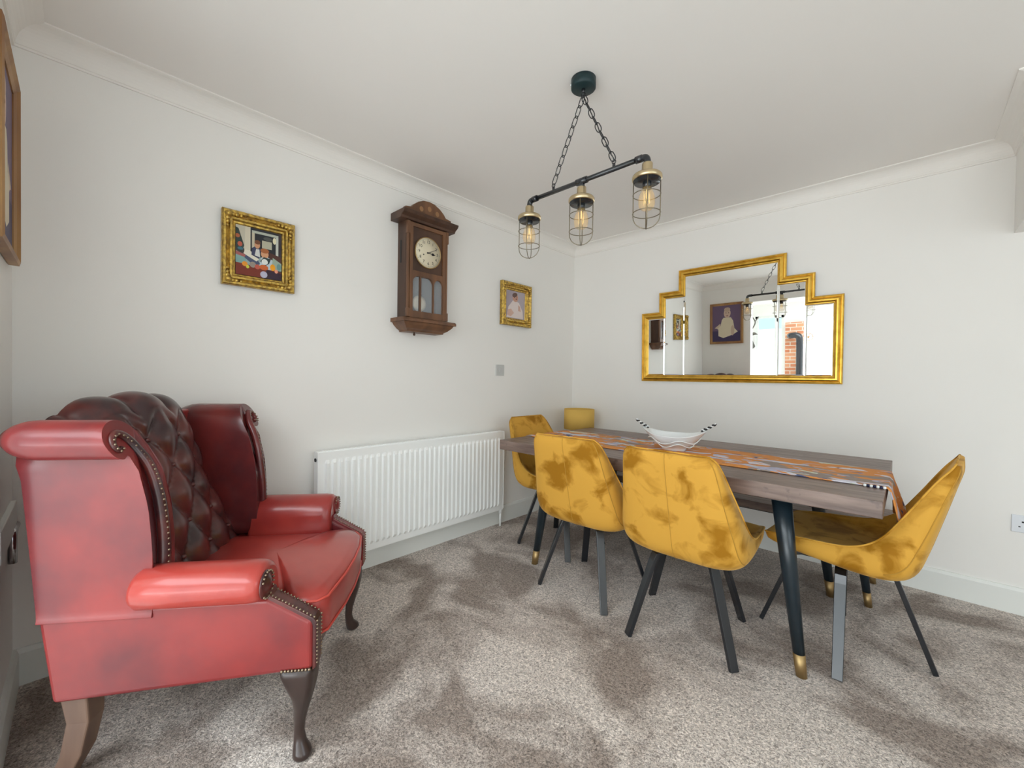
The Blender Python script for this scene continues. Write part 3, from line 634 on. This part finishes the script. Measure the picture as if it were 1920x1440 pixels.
# ------------------------------------------------------------------ dining table
TX0, TX1, TY0, TY1, TZ = 0.450, 2.284, -1.418, -0.372, 0.756
tb = empty('dining_table', (1.367, -0.895, 0)); tag(tb, 'long brown wooden dining table with tapered blue black metal legs', 'table')
hx, hy = (TX1-TX0)/2, (TY1-TY0)/2
MB().box((-hx, -hy, TZ-0.060), (hx, hy, TZ)).build('tabletop', M_TABLE, tb, bevel=0.003)
m = MB(); m.box((-hx+0.16, -hy+0.10, TZ-0.085), (hx-0.16, -hy+0.14, TZ-0.060)); m.box((-hx+0.16, hy-0.14, TZ-0.085), (hx-0.16, hy-0.10, TZ-0.060)); m.box((-hx+0.16, -hy+0.10, TZ-0.085), (-hx+0.22, hy-0.10, TZ-0.060)); m.box((hx-0.22, -hy+0.10, TZ-0.085), (hx-0.16, hy-0.10, TZ-0.060)); m.build('under_frame', M_BLACK, tb)
def tapered_leg(parent, top, foot, rt, rf, zcap):
    a, b = Vector(top), Vector(foot); k = (zcap-b.z)/(a.z-b.z); c = b+(a-b)*k
    def ring(p, r): return [p+Vector((r*math.cos(2*PI*i/20), r*math.sin(2*PI*i/20), 0)) for i in range(20)]
    rc = rf+(rt-rf)*k
    m = MB(); m.loft([ring(a, rt), ring(a+(c-a)*0.4, rt+(rc-rt)*0.4), ring(c, rc)]); l = m.build('leg', M_LEGTAB, parent)
    m = MB(); m.loft([ring(c, rc+0.0008), ring(b, rf+0.0008)]); m.build('foot_cap', M_BRASS, l)
    return l
for sx in (-1, 1):
    for sy in (-1, 1):
        tapered_leg(tb, (sx*0.600, sy*0.385, TZ-0.075), (sx*0.690, sy*0.425, 0.0), 0.037, 0.0185, 0.085)
        MB().box((sx*0.600-0.075, sy*0.385-0.06, TZ-0.070), (sx*0.600+0.075, sy*0.385+0.06, TZ-0.060)).build('leg_plate', M_BLACK, tb)

# bench between the table and the back wall
bn = empty('bench', (1.365, -0.285, 0)); tag(bn, 'dark wooden bench with brass tipped legs behind the table, against the wall', 'bench')
MB().box((-0.965, -0.20, 0.390), (0.965, 0.20, 0.436)).build('seat', M_TABLE, bn, bevel=0.003)
m = MB(); m.box((-0.80, -0.14, 0.37), (0.80, -0.10, 0.39)); m.box((-0.80, 0.10, 0.37), (0.80, 0.14, 0.39)); m.build('under_frame', M_BLACK, bn)
for sx in (-1, 1):
    for sy in (-1, 1): tapered_leg(bn, (sx*0.79, sy*0.13, 0.388), (sx*0.845, sy*0.175, 0.0), 0.027, 0.015, 0.07)

# ------------------------------------------------------------------ table runner
rn = empty('table_runner', (1.367, -0.94, TZ)); tag(rn, 'orange patterned cloth runner draped along the brown dining table', 'table runner')
m = MB(); vs = []; n = 60; stations = []
L0, L1 = TX0-1.367-0.004, TX1-1.367+0.004
for i in range(n+1): stations.append((L0+(L1-L0)*i/n, 0.0022, 0))
right = [(L1+0.006, -0.006, 0.1), (L1+0.010, -0.04, 0.35), (L1+0.014, -0.08, 0.6), (L1+0.018, -0.12, 0.85), (L1+0.022, -0.165, 1.0)]
left = [(L0-0.004, -0.006, 0), (L0-0.006, -0.03, 0), (L0-0.008, -0.06, 0)]
st = list(reversed(left))+stations+right
nv = 14
for (x, z, k) in st:
    for j in range(nv+1):
        t = j/nv
        ya = interp([(-0.92, 0.13), (0.0, -0.02), (0.92, -0.075)], x) if False else 0
        yF = -0.245 + 0.05*max(0, (-x-0.3)); yBk = 0.245 - 0.075*max(0, x)
        if k > 0: yF += 0.03*k; yBk -= 0.06*k
        y = yF+(yBk-yF)*t
        ripple = 0.0012*math.sin(x*9+t*5)*(1 if k == 0 else 0)
        dx = 0.020*k*math.sin(t*9+1)+0.035*k*(1-abs(2*t-1)) if k > 0 else 0
        vs.append((x+dx, y, z+abs(ripple)))
f = [(i*(nv+1)+j, (i+1)*(nv+1)+j, (i+1)*(nv+1)+j+1, i*(nv+1)+j+1) for i in range(len(st)-1) for j in range(nv)]
m.add(vs, f, 0, True); m.build('cloth', M_RUNNER, rn, solid=0.003)
m = MB()
for k in range(7): m.ball((L1-0.065+k*0.0095, -0.249, 0.005), 0.006, 8, mi=k % 2)
m.build('bead_trim', [M_CERAM, flat(22, 26, 60)], rn)

# ------------------------------------------------------------------ white bowl
bw = empty('ceramic_bowl', (1.385, -0.955, TZ+0.005)); tag(bw, 'white ceramic boat shaped bowl with twisted rope handles on the runner', 'bowl')
m = MB(); rings = []; NB = 56
def bowl_ring(s, inner):
    # s 0 foot .. 1 rim
    out = []
    for k in range(NB):
        a = 2*PI*k/NB; c, s_ = math.cos(a), math.sin(a)
        rx = interp([(0, 0.062), (0.12, 0.066), (0.4, 0.105), (0.7, 0.140), (1, 0.170)], s); ry = interp([(0, 0.045), (0.12, 0.048), (0.4, 0.085), (0.7, 0.108), (1, 0.118)], s)
        z = interp([(0, 0.0), (0.12, 0.012), (0.4, 0.040), (0.7, 0.066), (1, 0.088)], s)
        z += (abs(c)**3)*0.035*s*s
        fl = 1+0.016*math.sin(9*a+3*s)*s
        if inner: rx -= 0.006; ry -= 0.006; z += 0.004 if s < 1 else 0.0
        out.append((rx*fl*c, ry*fl*s_, z))
    return out
ss = [0, 0.06, 0.12, 0.2, 0.3, 0.4, 0.5, 0.6, 0.7, 0.8, 0.9, 1.0]
rings = [bowl_ring(s, False) for s in ss]+[bowl_ring(s, True) for s in reversed(ss)]
m.loft(rings); 
m.build('body', M_CERAM, bw)
for q, sc_ in ((0.45, 1.006), (0.68, 1.006)):
    m = MB(); m.tube([(x*sc_, y*sc_, z-0.012+0.010*math.cos(5*2*PI*i/NB)) for i, (x, y, z) in enumerate(bowl_ring(q, False))], 0.003, 6, loop=True); m.build('relief_swag', M_CERAM, bw)
for sx in (-1, 1):
    m = MB()
    for ph in (0, PI):
        pts = []
        for i in range(40):
            t = i/39; c = Vector((sx*(0.140+0.072*t), 0, 0.118+0.030*t+0.012*t*t)); a = ph+t*22
            pts.append(c+Vector((0, math.cos(a), math.sin(a)))*0.0045)
        m.tube(pts, 0.0042, 6, mi=0 if ph == 0 else 1)
    m.build('handle', [M_CERAM, M_INK], bw)
bw.rotation_euler = (0, 0, math.radians(14))

# ------------------------------------------------------------------ floor lamp in the far corner
lp = empty('floor_lamp', (0.245, -0.235, 0)); tag(lp, 'small lamp with mustard drum shade in the corner behind the table', 'lamp')
m = MB(); m.lathe([(0.130, 0.0), (0.130, 0.175)], 48, c=(0, 0, 0.715), cap=False); m.build('lamp_shade', M_SHADE, lp, solid=0.003)
m = MB(); m.lathe([(0.0005, 0), (0.10, 0), (0.10, 0.012), (0.02, 0.022), (0.008, 0.03), (0.008, 0.76), (0.0005, 0.76)], 24); m.build('stand', M_BLACK, lp)
m = MB(); m.tube([(-0.129, 0, 0.84), (0.129, 0, 0.84)], 0.0025, 6); m.tube([(0, -0.129, 0.84), (0, 0.129, 0.84)], 0.0025, 6); m.build('shade_ring', M_BLACK, lp)
m = MB(); m.ball((0, 0, 0.80), 0.03, 14, sz=1.3); m.build('bulb', M_CERAM, lp)

# ------------------------------------------------------------------ dining chairs
PROF = [  # outer centre (Y,z), rim (Y,z), inner centre (Y,z), half width
    ((.238, .452), (.245, .470), (.236, .484), .175), ((.225, .436), (.236, .480), (.224, .488), .222), ((.16, .418), (.17, .490), (.16, .480), .238), ((.08, .405), (.09, .497), (.08, .474), .246),
    ((0, .396), (.01, .502), (0, .470), .252), ((-.08, .388), (-.05, .510), (-.08, .468), .256), ((-.165, .388), (-.10, .528), (-.145, .474), .258), ((-.222, .405), (-.14, .555), (-.185, .500), .256),
    ((-.254, .440), (-.172, .592), (-.212, .548), .250), ((-.274, .500), (-.205, .645), (-.236, .610), .240), ((-.295, .580), (-.240, .705), (-.260, .675), .226), ((-.318, .670), (-.272, .762), (-.286, .740), .212),
    ((-.340, .760), (-.302, .812), (-.310, .800), .200), ((-.356, .825), (-.328, .848), (-.328, .843), .188), ((-.356, .862), (-.340, .868), (-.336, .864), .165)]
def sgnpow(x, e): return math.copysign(abs(x)**e, x)
NO = 24
def shell_ring(pr, eo=0.38, ei=0.75):
    (oy, oz), (ry, rz), (iy, iz), w_ = pr; ring = []
    for k in range(NO+1):
        th = -PI/2+PI*k/NO; X = w_*sgnpow(math.sin(th), eo*1.35); c = max(0, math.cos(th))**(eo*1.0)
        ring.append((X, ry+(oy-ry)*c, rz+(oz-rz)*c))
    wi = w_-min(0.016, w_*0.08)
    for k in range(NO+1):
        th = PI/2-PI*k/NO; X = wi*sgnpow(math.sin(th), ei); c = max(0, math.cos(th))**ei
        ring.append((X, ry+(iy-ry)*c, rz+(iz-rz)*c))
    return ring
def chair_profiles():
    out = []
    def cat(a, b, c, d, t): return 0.5*((2*b)+(c-a)*t+(2*a-5*b+4*c-d)*t*t+(3*b-a-3*c+d)*t**3)
    n = len(PROF); fl = [(*p[0], *p[1], *p[2], p[3]) for p in PROF]
    for i in range(n-1):
        for j in range(3):
            t = j/3; q = [cat(fl[max(0, i-1)][k], fl[i][k], fl[i+1][k], fl[min(n-1, i+2)][k], t) for k in range(7)]
            out.append(((q[0], q[1]), (q[2], q[3]), (q[4], q[5]), q[6]))
    out.append(PROF[-1]); return out
def make_chair():
    r = empty('dining_chair', (0, 0, 0))
    m = MB(); prs = chair_profiles(); rings = [shell_ring(p_) for p_ in prs]
    m.loft(rings); sh_ = m.build('shell', M_VELVET, r)
    # seams: centre of the outer back, and the two panel seams
    back = [p_ for p_ in prs if p_[0][0] < -0.18]
    s_ = MB(); s_.tube([(0, p_[0][0]-0.0005, p_[0][1]-(0.0005 if p_[0][0] > -.25 else 0)) for p_ in back], 0.0016, 6)
    for k in (3, NO-3):
        pts = [shell_ring(p_)[k] for p_ in back[:-1]]
        s_.tube([(x*1.002, y-0.0002, z) for x, y, z in pts], 0.0020, 6)
    pts = [Vector(shell_ring(p_)[0]) for p_ in prs]; pts2 = [Vector(shell_ring(p_)[NO]) for p_ in prs]
    s_.build('seam', M_SEAM, sh_)
    m = MB(); m.tube(pts+list(reversed([Vector(v) for v in pts2])), 0.0035, 6, cap=True); m.build('piping', M_VELVET, sh_)
    b = empty('leg_base', (0, 0, 0)); b.parent = r
    m = MB(); m.lathe([(0.0005, 0.396), (0.085, 0.396), (0.085, 0.377), (0.03, 0.375), (0.03, 0.358), (0.0005, 0.358)], 24); m.build('swivel_plate', M_BLACK, b)
    for k in range(4):
        a = PI/4+k*PI/2; d = Vector((math.cos(a), math.sin(a), 0)); t = Vector((-d.y, d.x, 0))
        m = MB()
        def sec(p, wt, th, n_): return [p+t*wt+n_*th, p-t*wt+n_*th, p-t*wt-n_*th, p+t*wt-n_*th]
        leg = Vector((d.x*(0.300-0.165), d.y*(0.300-0.165), -0.370)).normalized(); nn = t.cross(leg).normalized()
        up = Vector((0, 0, 1))
        m.loft([sec(Vector((0, 0, 0.367)), 0.020, 0.009, up), sec(d*0.145+Vector((0, 0, 0.367)), 0.020, 0.009, up), sec(d*0.170+Vector((0, 0, 0.360)), 0.020, 0.010, (up+nn*(1 if nn.z > 0 else -1)).normalized()), sec(d*0.182+Vector((0, 0, 0.332)), 0.020, 0.009, nn*(1 if nn.z > 0 else -1)), sec(d*0.300+Vector((0, 0, 0.0)), 0.018, 0.009, nn*(1 if nn.z > 0 else -1))], smooth=False)
        m.build('leg', M_BLACK, b, bevel=0.002)
    return r
# (x, y, seat turn, leg-base turn relative to the seat, label)
CH = [
    (1.10, -1.287, 2.6, -4.6, -0.02, 'mustard velvet chair tucked under the table front, between radiator and second chair'),
    (1.642, -1.318, 0, 11, -0.03, 'mustard velvet chair tucked under the table front, right below the bowl'),
    (2.140, -0.935, 85, -36, -0.012, 'mustard velvet chair at the right end of the table, seen side on'),
    (0.60, -0.945, -90, 0, 0.0, 'mustard velvet chair at the far left table end beside the radiator'),
]
proto = make_chair()
for i, (x, y, a, lb, bo, lab) in enumerate(CH):
    c = proto if i == 0 else copy_tree(proto)
    c.location = (x, y, 0); c.rotation_euler = (0, 0, math.radians(a))
    for ch in c.children:
        if ch.name.startswith('leg_base'): ch.rotation_euler = (0, 0, math.radians(lb)); ch.location.x = bo
    tag(c, lab, 'chair', 'mustard velvet dining chairs')

# ------------------------------------------------------------------ ceiling light
cl = empty('pendant_light', (1.333, -1.828, H)); tag(cl, 'black pipe ceiling light hung on chains with three caged bulbs', 'ceiling light')
zb = -0.42; hxb = 0.274
m = MB(); m.lathe([(0.0005, 0.0), (0.051, 0.0), (0.051, -0.036), (0.046, -0.040), (0.0005, -0.040)], 40); ro = m.build('ceiling_rose', M_TEAL, cl)
m = MB(); m.ball((-0.045, -0.024, -0.014), 0.005, 8); m.build('screw', M_CERAM, ro)
m = MB(); m.lathe([(0.0005, -0.04), (0.008, -0.04), (0.006, -0.055), (0.0005, -0.055)], 12); m.tube([(0.009*math.cos(a*PI/6), 0, -0.064+0.011*math.sin(a*PI/6)) for a in range(12)], 0.0022, 6, loop=True); m.build('hook', M_BLACK, ro)
m = MB(); m.tube([(-hxb, 0, zb), (hxb, 0, zb)], 0.0095, 14)
for x in (-0.15, 0.15): m.tube([(x, 0, zb), (x, 0, zb+0.022)], 0.006, 10); m.tube([(x+0.008*math.cos(a*PI/6), 0, zb+0.028+0.008*math.sin(a*PI/6)) for a in range(12)], 0.002, 6, loop=True)
for s in (-1, 1):
    m.tube([(s*(hxb-0.03), 0, zb), (s*(hxb-0.005), 0, zb)], 0.0135, 14)
    m.tube(smooth_loop([(s*(hxb-0.008), 0, zb), (s*(hxb+0.010), 0, zb-0.004), (s*(hxb+0.016), 0, zb-0.018), (s*(hxb+0.016), 0, zb-0.034)], 4, False), 0.0125, 14)
m.tube([(-0.026, 0, zb), (0.026, 0, zb)], 0.0135, 14); m.tube([(0, 0, zb), (0, 0, zb-0.034)], 0.0125, 14)
m.build('pipe_bar', M_BLACK, cl)
def link(m, c, d, flip):
    d = d.normalized(); s = Vector((0, 1, 0)) if flip else d.cross(Vector((0, 1, 0))).normalized()
    pts = []
    for a in range(16):
        t = 2*PI*a/16; pts.append(c+d*(0.0185*math.cos(t)+0.005*(1 if math.cos(t) > 0 else -1))+s*(0.0110*math.sin(t)))
    m.tube(pts, 0.0021, 6, loop=True)
for s in (-1, 1):
    m = MB(); a = Vector((0, 0, -0.070)); b = Vector((s*0.15, 0, zb+0.034)); n = 9
    for k in range(n): link(m, a+(b-a)*((k+0.5)/n), b-a, k % 2 == 1)
    if s == 1:   # cable threaded through one chain
        m.tube([a+(b-a)*(k/20)+Vector((0, 0.004*math.sin(k), 0.003*math.cos(k*1.3))) for k in range(21)], 0.0022, 6)
    m.build('chain', M_BLACK, cl)
for x in (-hxb-0.016, 0, hxb+0.016):
    L = empty('lamp_holder', (x, 0, zb-0.030)); L.parent = cl
    m = MB(); m.lathe([(0.018, 0.004), (0.0195, 0.0), (0.0195, -0.030), (0.022, -0.034), (0.050, -0.040), (0.054, -0.046), (0.054, -0.056), (0.050, -0.060)], 32); m.build('brass_cap', M_CAPBR, L)
    m = MB(); m.lathe([(0.050, -0.0603), (0.049, -0.0603), (0.046, -0.068), (0.0005, -0.066)], 32); m.lathe([(0.016, -0.06), (0.016, -0.09), (0.0005, -0.09)], 20); m.build('socket', M_BLACK, L)
    m = MB()
    for zz in (-0.112, -0.180): m.tube([(0.0495*math.cos(a*PI/16), 0.0495*math.sin(a*PI/16), zz) for a in range(32)], 0.0017, 6, loop=True)
    for k in range(4):
        a = k*PI/2+0.5; d = Vector((math.cos(a), math.sin(a), 0))
        pts = [d*0.048+Vector((0, 0, -0.058)), d*0.048+Vector((0, 0, -0.12)), d*0.048+Vector((0, 0, -0.190))]
        pts += [d*0.048*math.cos(t*PI/12)+Vector((0, 0, -0.190-0.046*math.sin(t*PI/12))) for t in range(1, 7)]
        m.tube(pts, 0.0018, 6)
    m.build('wire_cage', M_WIRE, L)
    m = MB(); m.lathe([(0.016, -0.085), (0.018, -0.094), (0.025, -0.108), (0.0295, -0.124), (0.030, -0.145), (0.027, -0.158), (0.018, -0.167), (0.0005, -0.170)], 28); bu = m.build('bulb', M_AMBER, L)
    m = MB()
    pts = []
    for k in range(9):
        a = k*2*PI/8; pts.append((0.011*math.cos(a), 0.011*math.sin(a), -0.100 if k % 2 else -0.148))
    m.tube(pts, 0.0008, 5); m.tube([(0, 0, -0.09), (0, 0, -0.125)], 0.003, 6); m.build('filament', M_FIL, bu)

# ------------------------------------------------------------------ wing armchair
ac = empty('wing_armchair', (0.7738, -2.6246, 0), -math.atan2(0.611, 0.791))
tag(ac, 'oxblood red leather button backed wing armchair at the left', 'armchair')
for sx in (1, -1):
    m = MB(); m.prism([(-0.618, 0.248), (0.048, 0.285), (0.050, 0.430), (-0.075, 0.505), (-0.655, 0.505)], sx*0.300, sx*0.362, axis=0); m.build('side_panel', M_LEATHER, ac, bevel=0.014, seg=4)
m = MB(); m.prism([(-0.01, 0.278), (0.040, 0.285), (0.040, 0.355), (-0.01, 0.355)], -0.315, 0.315, axis=0); m.build('front_rail', M_LEATHER_D, ac, bevel=0.012, seg=3)
MB().box((-0.31, -0.60, 0.30), (0.31, 0.03, 0.345)).build('seat_deck', M_LEATHER_D, ac)
m = MB(); m.prism([(-0.585, 0.246), (-0.622, 0.248), (-0.660, 0.50), (-0.702, 1.0), (-0.66, 1.0), (-0.62, 0.5)], -0.345, 0.345, axis=0); m.build('back_panel', M_LEATHER, ac, bevel=0.012, seg=3)
def yb(z): return -0.652-0.045*(z-0.5)/0.5-0.022*max(0, min(1, (z-0.88)/0.06))
def yf(z): return interp([(0.5, -0.372), (0.66, -0.372), (0.78, -0.382), (0.88, -0.405), (0.95, -0.440), (1.03, -0.475)], z)
WING = [(.272, .47), (.268, .60), (.268, .74), (.272, .86), (.282, .94), (.305, .992), (.340, 1.018), (.378, 1.018), (.410, .998), (.424, .965), (.412, .930), (.388, .918), (.370, .925), (.366, .90), (.364, .80), (.363, .65), (.363, .50), (.36, .47)]
ARM = [(.262, .40), (.262, .50), (.270, .555), (.295, .592), (.335, .610), (.378, .605), (.408, .580), (.416, .545), (.402, .515), (.375, .503), (.352, .499), (.358, .46), (.35, .40)]
for sx in (1, -1):
    wo = [(p.x, p.y) for p in smooth_loop([(*q, 0) for q in WING], 4)]
    slices = [(t/10, 0) for t in range(11)]
    ofp = {d: offset_poly(list(reversed(wo)), -d) for d in set(q[1] for q in slices)}
    m = MB(); rings = []
    for t, d in slices:
        pts = ofp[d]; ring = []
        for q in pts:
            z = q.y; y = yb(z)+(yf(z)-yb(z))*t; kk = max(0, 1-t/0.3)**2; xx = q.x-max(0, q.x-0.345)*kk*0.5 if z > 0.90 else q.x; z2 = z-(z-0.965)*0.45*kk if z > 0.90 else z; ring.append((sx*xx, y, z2))
        rings.append(ring)
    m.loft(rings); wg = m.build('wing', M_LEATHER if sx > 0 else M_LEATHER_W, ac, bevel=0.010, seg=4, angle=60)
    # facing strip and nails on the front edge of the wing
    path = [(.318, .585), (.316, .66), (.315, .74), (.316, .82), (.322, .89), (.334, .94), (.352, .972), (.374, .985), (.394, .976), (.402, .957), (.392, .942), (.378, .948)]
    pts = smooth_loop([(sx*a, yf(b)+0.001, b) for a, b in path], 5, False)
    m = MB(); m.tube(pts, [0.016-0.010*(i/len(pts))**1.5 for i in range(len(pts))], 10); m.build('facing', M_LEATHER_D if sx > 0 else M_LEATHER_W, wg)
    m = MB()
    acc = 0; last = pts[0]
    for p_ in pts[1:]:
        sg_ = (p_-last).length; acc += sg_
        if acc > 0.0105: m.ball(tuple(p_+Vector((sx*0.004, 0.014-0.004*(p_.z > .9), 0))), 0.0034, 8); acc = 0
        last = p_
    m.build('nail_trim', M_NAIL, wg)
    ao = [(p.x, p.y) for p in smooth_loop([(*q, 0) for q in ARM], 4)]
    sl = [(-0.415, -0.022), (-0.408, -0.010), (-0.392, 0), (-0.30, 0), (-0.18, 0), (-0.115, 0), (-0.092, -0.003), (-0.080, -0.010), (-0.076, -0.020)]
    ofp = {d: offset_poly(list(reversed(ao)), -d) for d in set(q[1] for q in sl)}
    m = MB(); m.loft([[(sx*q.x, y, q.y) for q in ofp[d]] for y, d in sl]); am = m.build('arm', M_LEATHER_S, ac)
    # arm front facing: scroll button then band running down the front of the side panel
    m = MB(); Ry = Matrix.Translation((sx*0.372, -0.078, 0.552)) @ Matrix.Rotation(-PI/2, 4, 'X')
    m.lathe([(0.0005, 0.016), (0.014, 0.015), (0.022, 0.010), (0.026, 0.008), (0.036, 0.008), (0.042, 0.0)], 24, M=Ry)
    bp_ = [(-0.072, 0.525), (-0.066, 0.507), (-0.020, 0.480), (0.050, 0.437), (0.058, 0.425), (0.058, 0.290)]
    band = []
    for y, z in bp_: band.append([(sx*0.308, y, z), (sx*0.358, y, z), (sx*0.358, y-0.012, z-0.010), (sx*0.308, y-0.012, z-0.010)])
    m.loft(band, smooth=False); m.build('arm_facing', M_LEATHER_D if sx > 0 else M_LEATHER, ac, bevel=0.004)
    m = MB()
    for xx in (0.313, 0.353):
        if xx == 0.353: m.build('nail_trim', M_NAIL, ac); m = MB()
        for (ya, za), (yb_, zb_) in zip(bp_[1:], bp_[2:]):
            d = math.hypot(yb_-ya, zb_-za); k_ = max(1, int(d/0.0105))
            for q in range(k_): m.ball((sx*xx, ya+(yb_-ya)*q/k_+0.001, za+(zb_-za)*q/k_+0.001), 0.0034, 8)
    m.build('nail_trim', M_NAIL, ac); m = MB()
    for q in range(17):
        a = PI*0.15+2*PI*q/20; m.ball((sx*0.372+0.037*math.cos(a), -0.069, 0.552+0.037*math.sin(a)), 0.0034, 8)
    m.build('nail_trim', M_NAIL, ac); m = MB()
    for q in range(9): m.ball((sx*0.3635, -0.035+q*0.0095, 0.289), 0.0045, 8)
    m.build('nail_trim', M_NAIL, ac)
# tufted inner back
path = smooth_loop([(0, -.44, .42), (0, -.475, .55), (0, -.515, .70), (0, -.555, .85), (0, -.585, .96), (0, -.605, 1.000), (0, -.638, 1.040), (0, -.680, 1.047), (0, -.706, 1.025), (0, -.706, .95)], 10, False)
cum = [0]
for a, b in zip(path, path[1:]): cum.append(cum[-1]+(b-a).length)
SX_, SZ_ = 0.078, 0.105; NX = 84; vs = []; top_v = 0.57
def tuft(x, s):
    u = x/SX_; v = s/SZ_
    if s < top_v:
        a = (u+v)/2; b = (u-v)/2
        h = (abs(math.sin(PI*a))*abs(math.sin(PI*b)))**0.5
        d = math.hypot(math.sin(PI*a), math.sin(PI*b)); h *= 1
    else:
        # vertical pleats rolling over the top
        row = round(top_v/SZ_); off = 0.5*row
        a = (u+v)/2; b = (u-v)/2
        h1 = (abs(math.sin(PI*a))*abs(math.sin(PI*b)))**0.5
        k = min(1, (s-top_v)/0.05)
        h2 = abs(math.sin(PI*(u+row)/2))**0.5
        h = h1*(1-k)+h2*k
    return h
W_B = 0.285
npth = len(path)
for i, p_ in enumerate(path):
    t = (path[min(npth-1, i+1)]-path[max(0, i-1)]).normalized(); nrm = Vector((0, t.z, -t.y))
    for j in range(NX+1):
        x = -W_B+2*W_B*j/NX; h = tuft(x, cum[i]); k = x/W_B
        drop = 0.060*(abs(k)**2.2)*max(0, (p_.z-0.80)/0.29)
        edge = 1-abs(k)**8
        dd = 0.030*h*edge+0.008*(1-k*k)
        if i > npth-8: dd *= max(0, (npth-1-i)/7)
        q = p_+nrm*dd
        vs.append((x, max(q.y-0.075*k*k*min(1, max(0, (p_.z-0.45)/0.3)), -0.708), q.z-drop))
f = [(i*(NX+1)+j, i*(NX+1)+j+1, (i+1)*(NX+1)+j+1, (i+1)*(NX+1)+j) for i in range(npth-1) for j in range(NX)]
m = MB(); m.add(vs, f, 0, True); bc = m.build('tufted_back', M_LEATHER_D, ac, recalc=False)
m0 = MB(); m0.ball((0, 0, 0), 0.010, 12, sz=0.8); bt = None
r_ = 0
while r_*SZ_ <= top_v+0.06:
    for c in range(-4, 5):
        if (c+r_) % 2: continue
        x = c*SX_; s = r_*SZ_
        if abs(x) > W_B-0.02 or s < 0.1: continue
        i = min(range(npth), key=lambda q: abs(cum[q]-s)); p_ = path[i]; drop = 0.060*(abs(x/W_B)**2.2)*max(0, (p_.z-0.80)/0.29)
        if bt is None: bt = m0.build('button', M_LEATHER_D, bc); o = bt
        else: o = bt.copy(); COL.objects.link(o); o.parent = bc
        o.location = (x, max(p_.y+0.010-0.075*(x/W_B)**2*min(1, max(0, (p_.z-0.45)/0.3)), -0.70), p_.z-drop+0.002)
    r_ += 1
# seat cushion, T shaped
def cushion_outline():
    return [(-0.252, -0.47), (0.252, -0.47), (0.255, -0.075), (0.262, -0.060), (0.294, -0.045), (0.302, -0.005), (0.298, 0.040), (0.270, 0.066), (0.12, 0.084), (0.0, 0.088), (-0.12, 0.082), (-0.22, 0.066), (-0.275, 0.035), (-0.298, -0.005), (-0.290, -0.045), (-0.262, -0.060), (-0.255, -0.075)]
base = []
co = cushion_outline()
for i in range(len(co)):
    a, b = Vector(co[i]), Vector(co[(i+1) % len(co)]); n = max(1, int((b-a).length/0.03))
    for k in range(n): base.append(a+(b-a)*k/n)
def cr(scale, z, crown=0, dz=0):
    c = Vector((0, -0.19)); out = []
    for p_ in base:
        q = c+(p_-c)*scale
        out.append((q.x, q.y, z+crown))
    return out
m = MB(); m.loft([cr(a_, z_-0.012) for a_, z_ in [(0.85, .350), (0.96, .348), (0.99, .358), (1.0, .375), (1.008, .41), (1.008, .44), (1.0, .462), (0.985, .473), (0.955, .481), (0.88, .489), (0.75, .497), (0.55, .504), (0.3, .508), (0.05, .509)]])
cu_ = m.build('seat_cushion', M_LEATHER_S, ac)
for z, s in ((.456, 1.0), (.350, 0.998)):
    m = MB(); m.tube(cr(s, z), 0.0042, 8, loop=True); m.build('piping', M_PIPING, cu_)
# legs
for sx in (1, -1):
    m = MB(); secs = [(0.0, .292, .047, 1), (0.004, .262, .047, 1), (0.014, .228, .040, .8), (0.018, .190, .030, .4), (0.012, .150, .022, .1), (0.002, .105, .0165, 0), (-0.002, .070, .0150, 0), (0.004, .042, .0180, 0), (0.016, .022, .0260, 0), (0.020, .010, .0275, 0), (0.018, 0.0, .022, 0)]
    rings = []
    for off, z, r, sq in secs:
        ring = []
        for k in range(24):
            a = 2*PI*k/24; c, s = math.cos(a), math.sin(a); e = 1-0.6*sq
            ring.append((sx*(0.312+off*0.7)+r*sgnpow(c, e), -0.002+off*0.7+r*sgnpow(s, e), z))
        rings.append(ring)
    m.loft(rings); m.build('cabriole_leg', M_MAHOG, ac)
    m = MB()
    def sq_(x, y, z, h): return [(x-h, y-h, z), (x+h, y-h, z), (x+h, y+h, z), (x-h, y+h, z)]
    m.loft([sq_(sx*0.318, -0.575, 0.262, 0.033), sq_(sx*0.318, -0.568, 0.18, 0.028), sq_(sx*0.320, -0.585, 0.09, 0.027), sq_(sx*0.322, -0.628, 0.0, 0.024)], smooth=False); m.build('rear_leg', M_LEGPALE, ac, bevel=0.004)
